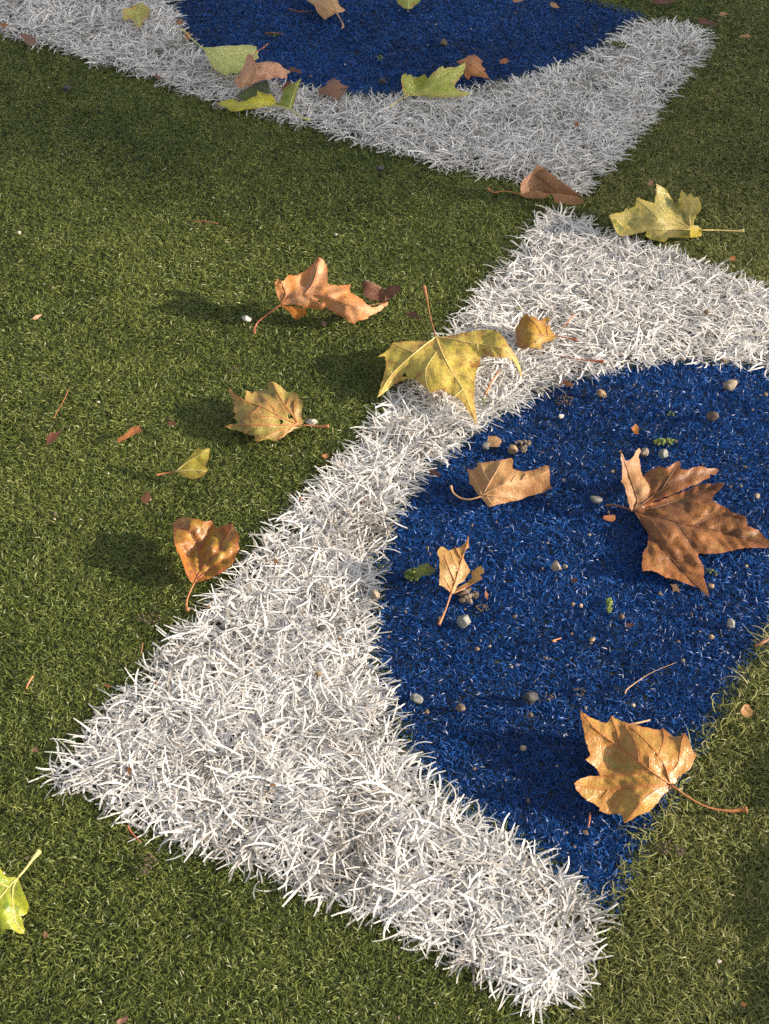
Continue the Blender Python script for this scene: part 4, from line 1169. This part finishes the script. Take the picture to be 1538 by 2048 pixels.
for a in [
    (105, 876, 48, 22, 40, M_DBRN, 'brown curled leaf piece on green turf nearest the left edge'),
    (262, 867, 62, 20, 28, M_RUST, 'long rust coloured leaf piece above the small yellow green leaf'),
    (345, 846, 22, 15, 0, M_DBRN, 'small dark red leaf piece right of the long rust coloured one'),
    (293, 993, 20, 32, -15, M_RUST, 'reddish leaf piece below the stem of the small yellow green leaf'),
    (827, 630, 36, 11, -20, M_DBRN, 'thin brown leaf piece left of the stem of the largest yellow leaf'),
    (651, 911, 18, 12, 20, M_ORNG, 'orange leaf piece at the outer rim of the white band'),
    (1136, 767, 26, 12, -25, M_RUST, 'rust coloured leaf piece on the rim of white and blue above the dirt patch'),
    (1222, 1034, 34, 16, 0, M_RUST, 'rust coloured leaf piece below the stem of the big brown leaf'),
    (1351, 1175, 18, 26, 35, M_TAN2, 'pale shell shaped flake under the bottom lobe of the big brown leaf'),
    (988, 880, 44, 26, 15, M_TAN2, 'dry tan curled leaf piece between two pebbles beside the white rim'),
    (1272, 858, 16, 22, 50, M_AMBER, 'small amber leaf piece above the big brown leaf'),
    (868, 946, 26, 12, -20, M_DBRN, 'dark leaf piece stuck on the white rim left of the light tan leaf'),
    (551, 1122, 12, 10, 0, M_ORNG, 'orange speck of leaf on the white band right of the fiery brown leaf'),
    (973, 1190, 10, 18, 10, M_RUST, 'small reddish flake right of the muddy clod'),
    (1147, 1160, 16, 12, 0, M_DBRN, 'dark red flake below the rounded beige pebble'),
    (1260, 1251, 24, 12, 15, M_DBRN, 'dark brown flake below the upright green bud'),
    (1494, 1420, 26, 30, 70, M_LTAN, 'round tan slice on faded green turf near the right edge'),
    (57, 78, 36, 20, -20, M_DUSK, 'dusky leaf piece at the lower rim of the upper white band far left'),
    (8, 50, 20, 14, 0, M_RUST, 'rusty leaf piece on the upper white band at the left edge'),
    (360, 45, 18, 14, -30, M_RUST, 'rusty leaf piece where white meets the upper blue turf'),
    (376, 72, 18, 20, 40, M_RUST, 'rusty leaf piece under the stem end of the pale green leaf'),
    (571, 172, 30, 14, 40, M_DBRN, 'dark brown leaf piece between the pinkish leaf and the yellow leaf'),
    (590, 140, 28, 12, -20, M_DBRN, 'dark brown leaf piece behind the tip of the pinkish leaf'),
    (1009, 121, 32, 12, 0, M_RUST, 'flat rusty leaf piece on the upper blue turf right of the rusty brown leaf'),
    (1412, 43, 40, 16, -10, M_DBRN, 'dark brown leaf piece behind the far corner of the upper white band'),
    (1446, 28, 20, 8, 0, M_TAN2, 'small tan leaf piece on green turf at the top right'),
    (1493, 72, 26, 9, 0, M_TAN2, 'long tan leaf piece on green turf at the right edge of the top'),
    (1330, 1, 60, 14, 0, M_DBRN, 'dark brown leaf at the top edge above the upper white band'),
    (1108, 9, 22, 10, -30, M_TAN2, 'small tan flake on the upper blue turf near the top edge'),
    (1036, 1, 22, 10, 0, M_TAN2, 'tan flake cut by the top edge on the upper blue turf'),
    (1152, 248, 10, 12, 0, M_RUST, 'small rusty flake in the middle of the upper white band'),
    (1302, 365, 16, 12, 30, M_DUSK, 'dusky flake on green turf above the mottled yellow leaf'),
    (1466, 516, 18, 12, 20, M_RUST, 'rusty flake on green turf right of the mottled yellow leaf'),
    (318, 155, 22, 10, -20, M_DUSK, 'dusky flake at the lower rim of the upper white band'),
    (243, 2041, 30, 16, 40, M_DUSK, 'grey brown leaf piece cut by the bottom edge'),
    (1487, 2009, 18, 12, 0, M_ORNG, 'orange flake on faded green turf in the bottom right corner'),
    (73, 634, 22, 8, 30, M_PINK, 'pinkish curled flake on green turf at the left'),
    (215, 1372, 22, 6, -10, M_ORNG, 'orange sliver at the outer rim of the lower white band'),
    (70, 1500, 14, 12, 30, M_PINK, 'pinkish flake left of the western point of the lower white band'),
    (258, 1540, 12, 20, 10, M_RUST, 'rusty flake on the white turf near the western point'),
    (90, 1868, 12, 20, 10, M_PINK, 'pinkish flake right of the lime green leaf'),
    (545, 1570, 16, 10, 0, M_ORNG, 'orange flake in the white turf of the lower band'),
]:
    fragment(*a)

DIRT = plain_material('damp_dirt', (0.035, 0.024, 0.016), (0.10, 0.072, 0.05), 300, 0.9, 0.7, .0015)
CLOD = plain_material('muddy_clod', (0.06, 0.035, 0.02), (0.20, 0.15, 0.11), 160, 0.85, 0.7, .0015)
MOSS = plain_material('fresh_moss', (0.04, 0.07, 0.012), (0.15, 0.19, 0.045), 160, 0.7, 0.4, .001)
MOSS_D = plain_material('dark_moss', (0.035, 0.05, 0.012), (0.11, 0.125, 0.03), 160, 0.8, 0.4, .001)


def crumbs(name, px, py, ln, wd, ang, n, rmm, mat, label, cat, group, high=1.0, base=ICO1):
    s = px_scale(py)
    r = random.Random(int(px + 3 * py))
    ca, sa = math.cos(R(ang)), math.sin(R(ang))
    b = at(px, py, turf_top(px, py))
    V, F = [], []
    k = 0
    for i in range(n):
        g, q = r.uniform(0, 2 * math.pi), math.sqrt(r.random())
        x, y = math.cos(g) * q * ln / 2 / s, math.sin(g) * q * wd / 2 / s * 1.3
        x, y = x * ca - y * sa, x * sa + y * ca
        rr = r.uniform(.5, 1.2) * rmm / 1000
        z = r.random() * rmm / 1000 * high * (1.3 - q)
        lv, lf = lump(rr, rr * r.uniform(.6, 1), rr * r.uniform(.5, .9), r.random() * 90, .4, 2, base)
        for v in lv:
            V.append((v[0] + x, v[1] + y, v[2] + z))
        F += [tuple(i_ + k for i_ in f) for f in lf]
        k += len(lv)
    o = mesh_obj(name, V, F, mat, None, tuple(b), smooth=False)
    tag(o, label, cat, group)
    return o


for a in [
    (300, 1238, 44, 26, 0, 26, 1.7, DIRT, 'dark dirt patch on green turf left of the stem of the fiery brown leaf'),
    (295, 1729, 42, 36, 20, 26, 1.7, DIRT, 'dark dirt patch on green turf below the western point of the lower white band'),
    (1337, 1697, 64, 22, -15, 30, 1.6, DIRT, 'dark dirt patch on faded green turf below the golden leaf'),
    (1129, 801, 40, 24, 0, 40, 1.4, DIRT, 'brown dirt patch on blue turf beside the flat tan stone'),
    (965, 1215, 28, 16, 0, 18, 1.4, DIRT, 'small dirt patch on blue turf right of the muddy clod'),
    (1158, 1384, 26, 16, 0, 16, 1.3, DIRT, 'faint dirt patch on blue turf right of the black angular stone'),
    (1100, 1395, 20, 14, 0, 12, 1.2, DIRT, 'tiny dirt patch touching the right side of the black angular stone'),
    (468, 740, 26, 16, 0, 14, 1.2, DIRT, 'small dark dirt patch above the olive and brown leaf on green turf'),
    (1143, 92, 24, 12, 0, 14, 1.3, DIRT, 'dark dirt patch on the upper blue turf near the inner rim'),
]:
    crumbs('dirt_patch', *a, 'dirt', 'dirt patches on the turf')
crumbs('mud_clod', 935, 1191, 40, 26, -20, 26, 3.0, CLOD, 'crumbly brown and grey mud clod under the yellow brown leaf', 'dirt', None, 1.5, ICO2)
crumbs('mud_clod', 1046, 892, 30, 26, 0, 22, 2.4, CLOD, 'crumbly brown mud clod right of the tan pebble beside the white rim', 'dirt', None, 1.5, ICO2)
for a in [
    (825, 1150, 30, 24, 30, 80, 2.0, MOSS, 'bright lime tuft at the left tip of the dark green scrap on blue turf'),
    (1330, 884, 44, 14, 0, 90, 1.7, MOSS, 'bright green crumbly tuft above the grey angular stone'),
    (1218, 1211, 11, 30, -10, 50, 1.6, MOSS, 'upright green and tan bud in the middle of the lower blue turf'),
    (1423, 1144, 26, 10, -35, 24, 1.2, MOSS_D, 'dark green sprig right of the bottom lobe of the big brown leaf'),
    (548, 70, 18, 12, 0, 26, 1.6, MOSS_D, 'green crumbly tuft on the upper blue turf above the pinkish leaf'),
    (760, 116, 12, 14, 0, 16, 1.5, MOSS, 'small green tuft on the upper blue turf left of the olive green leaf'),
    (1240, 90, 42, 16, -30, 60, 1.9, MOSS_D, 'dark green tuft on the inner rim at the right of the upper white band'),
    (968, 801, 10, 10, 0, 12, 1.2, MOSS, 'tiny lime crumb on white turf below the largest yellow leaf'),
    (1034, 617, 14, 8, 0, 14, 1.2, MOSS, 'tiny lime crumb on white turf above the small spotted leaf'),
    (1342, 829, 14, 12, 0, 14, 1.0, MOSS_D, 'dark green crumb between the brown lobed pebble and the green tuft'),
]:
    crumbs('moss_tuft', *a, 'moss', 'green tufts on the turf', 1.8)
fragment(855, 1142, 52, 30, 15, M_DG, 'dark green leaf scrap in the shade left of the yellow brown leaf')


def twig(pts, mat, label, zb=None, group='stalks and twigs on the turf', name='twig'):
    """pts: x, y, height above the turf (mm), radius (mm)"""
    q = smooth_path(pts, 5)
    zt = np.array([turf_top(x, y) for x, y in q[:, :2]]) + q[:, 2] / 1000
    W = at(q[:, 0], q[:, 1], zt)
    base = W[len(W) // 2]
    V, F = tube(W - base, np.maximum(q[:, 3], .15) / 1000, 7)
    o = mesh_obj(name, V, F, mat, None, tuple(base))
    tag(o, label, 'twig', group)
    return o


def zz(z, p):
    return (z[0] + p[0] / z[2], z[1] + p[1] / z[2]) + tuple(p[2:])


Z16 = (1010, 610, 6.99)
twig([zz(Z16, p) for p in [(700, 700, 3, .5), (900, 745, 5, .6), (1150, 775, 5, .8), (1300, 785, 5, 1.5), (1385, 795, 5, 2.2)]], ST_RED, 'reddish brown leaf stalk with thick end below the small spotted leaf')
twig([zz(Z16, p) for p in [(960, 130, 5, .7), (890, 220, 5, .8), (800, 330, 3, .6)]], ST_RED, 'short red twig on the white band right of the small spotted leaf')
twig([(999, 742, 5, .8), (985, 760, 5, .8), (976, 778, 5, 1.2), (970, 788, 4, 1.8)], ST_ORANGE, 'short orange stalk under the drooping lobe of the largest yellow leaf')
twig([(1250, 1387, 3, .7), (1257, 1376, 3, .5), (1300, 1347, 1, .2), (1352, 1325, 0, .15)], ST_TAN, 'thin grey tan twig crossing blue turf above the golden leaf')
twig([(136, 780, 2, .45), (128, 800, 3, .35), (106, 838, 1.5, .4)], ST_RED, 'thin orange brown twig on green turf above the curled piece at the left')
twig([(66, 1352, 3, .9), (58, 1364, 3, 1.0), (52, 1378, 2, .6)], ST_ORANGE, 'short orange twig on green turf near the left edge')
twig([(255, 1652, 3, 1.2), (262, 1664, 3, .8), (281, 1685, 2, .5)], ST_RED, 'small red stalk on green turf below the western point')
twig([(1112, 1283, 3, .7), (1105, 1282, 4, .8), (1122, 1276, 3, .6)], ST_ORANGE, 'tiny orange twig below the small tan pebble in the middle')
twig([(1538, 1278, 4, 1.6), (1522, 1286, 4, 2.0), (1508, 1292, 3, 1.2)], ST_DARK, 'short thick brown stick at the right edge where blue meets faded green')
twig([(1242, 1450, 3, .6), (1270, 1447, 5, .9), (1300, 1440, 3, .7)], ST_TAN, 'tan twig on blue turf above the right lobe of the golden leaf')
twig([(530, 67, 3, 1.4), (545, 66, 4, 1.2), (566, 68, 3, 1.0)], ST_DARK, 'dark stalk behind the green tuft on the upper blue turf')
twig([(578, 18, 3, 1.2), (598, 23, 4, 1.0), (622, 22, 3, .8)], ST_DARK, 'dark twig on the upper blue turf left of the tan brown leaf')
twig([(386, 442, 3, .6), (410, 443, 4, .7), (436, 447, 3, .5)], ST_RED, 'thin reddish twig on green turf in the sunlit edge of the shade')
twig([(1180, 1625, 3, .7), (1179, 1640, 4, .8), (1176, 1655, 2, .6)], ST_RED, 'short red twig on blue turf below the golden leaf')
twig([(285, 1285, 3, .4), (284, 1296, 4, .4), (282, 1308, 2, .3)], ST_ORANGE, 'tiny orange needle on green turf below the dark dirt patch')


# ------------------------------------------------------------------ grit nobody could count
def grit(name, regions, excl, n, rmin, rmax, mat, label, z=0.006):
    lo, hi = FRAME.min(0), FRAME.max(0)
    P = rng.uniform(lo, hi, (n * 6, 2))
    k = in_poly(P, FRAME)
    for r_ in regions:
        k &= in_poly(P, r_)
    for r_ in excl:
        k &= ~in_poly(P, r_)
    P = P[k][:n]
    BV, BF = ICO1
    V, F = [], []
    for i, p in enumerate(P):
        rr = rmin + (rmax - rmin) * random.random() ** 2.5
        v = BV * np.array([rr * random.uniform(.6, 1.4), rr * random.uniform(.6, 1.4), rr * .7]) * (1 + .25 * rng.normal(size=(len(BV), 1)))
        V.append(v + np.array([p[0], p[1], z + random.uniform(-.001, .0015)]))
        F += [tuple(j + i * len(BV) for j in f) for f in BF]
    o = mesh_obj(name, np.concatenate(V), F, mat, smooth=False)
    tag(o, label, 'grit', kind='stuff')


grit('pale_grit', [PB_LOW], [], 260, .0004, .0016, PEB['beige'], 'pale grit strewn over the lower blue turf', .0075)
grit('brown_grit', [PB_LOW], [], 420, .0005, .002, PEB['brown'], 'brown crumbs strewn over the lower blue turf', .0075)
grit('pale_grit', [PB_UP], [], 45, .0006, .0018, PEB['white'], 'pale grit strewn over the upper blue turf', .0075)
grit('brown_grit', [PB_UP], [], 110, .0007, .0025, PEB['brown'], 'brown crumbs strewn over the upper blue turf', .0075)
grit('pale_grit', [], [PB_LOW, PB_UP, PW_LOW, PW_UP], 130, .0005, .0014, PEB['white'], 'pale grit strewn over the green turf', .0082)
grit('brown_grit', [], [PB_LOW, PB_UP, PW_LOW, PW_UP], 190, .0006, .0022, PEB['brown'], 'brown crumbs strewn over the green turf', .008)
RUSTY = plain_material('rusty_crumb', (0.10, 0.04, 0.02), (0.24, 0.10, 0.05), 300, 0.7, 0.4, .0006)
grit('rusty_crumbs', [PW_LOW], [], 140, .0004, .0019, RUSTY, 'rusty crumbs caught in the lower white band', .012)
grit('rusty_crumbs', [PW_UP], [], 50, .0006, .0022, RUSTY, 'rusty crumbs caught in the upper white band', .012)
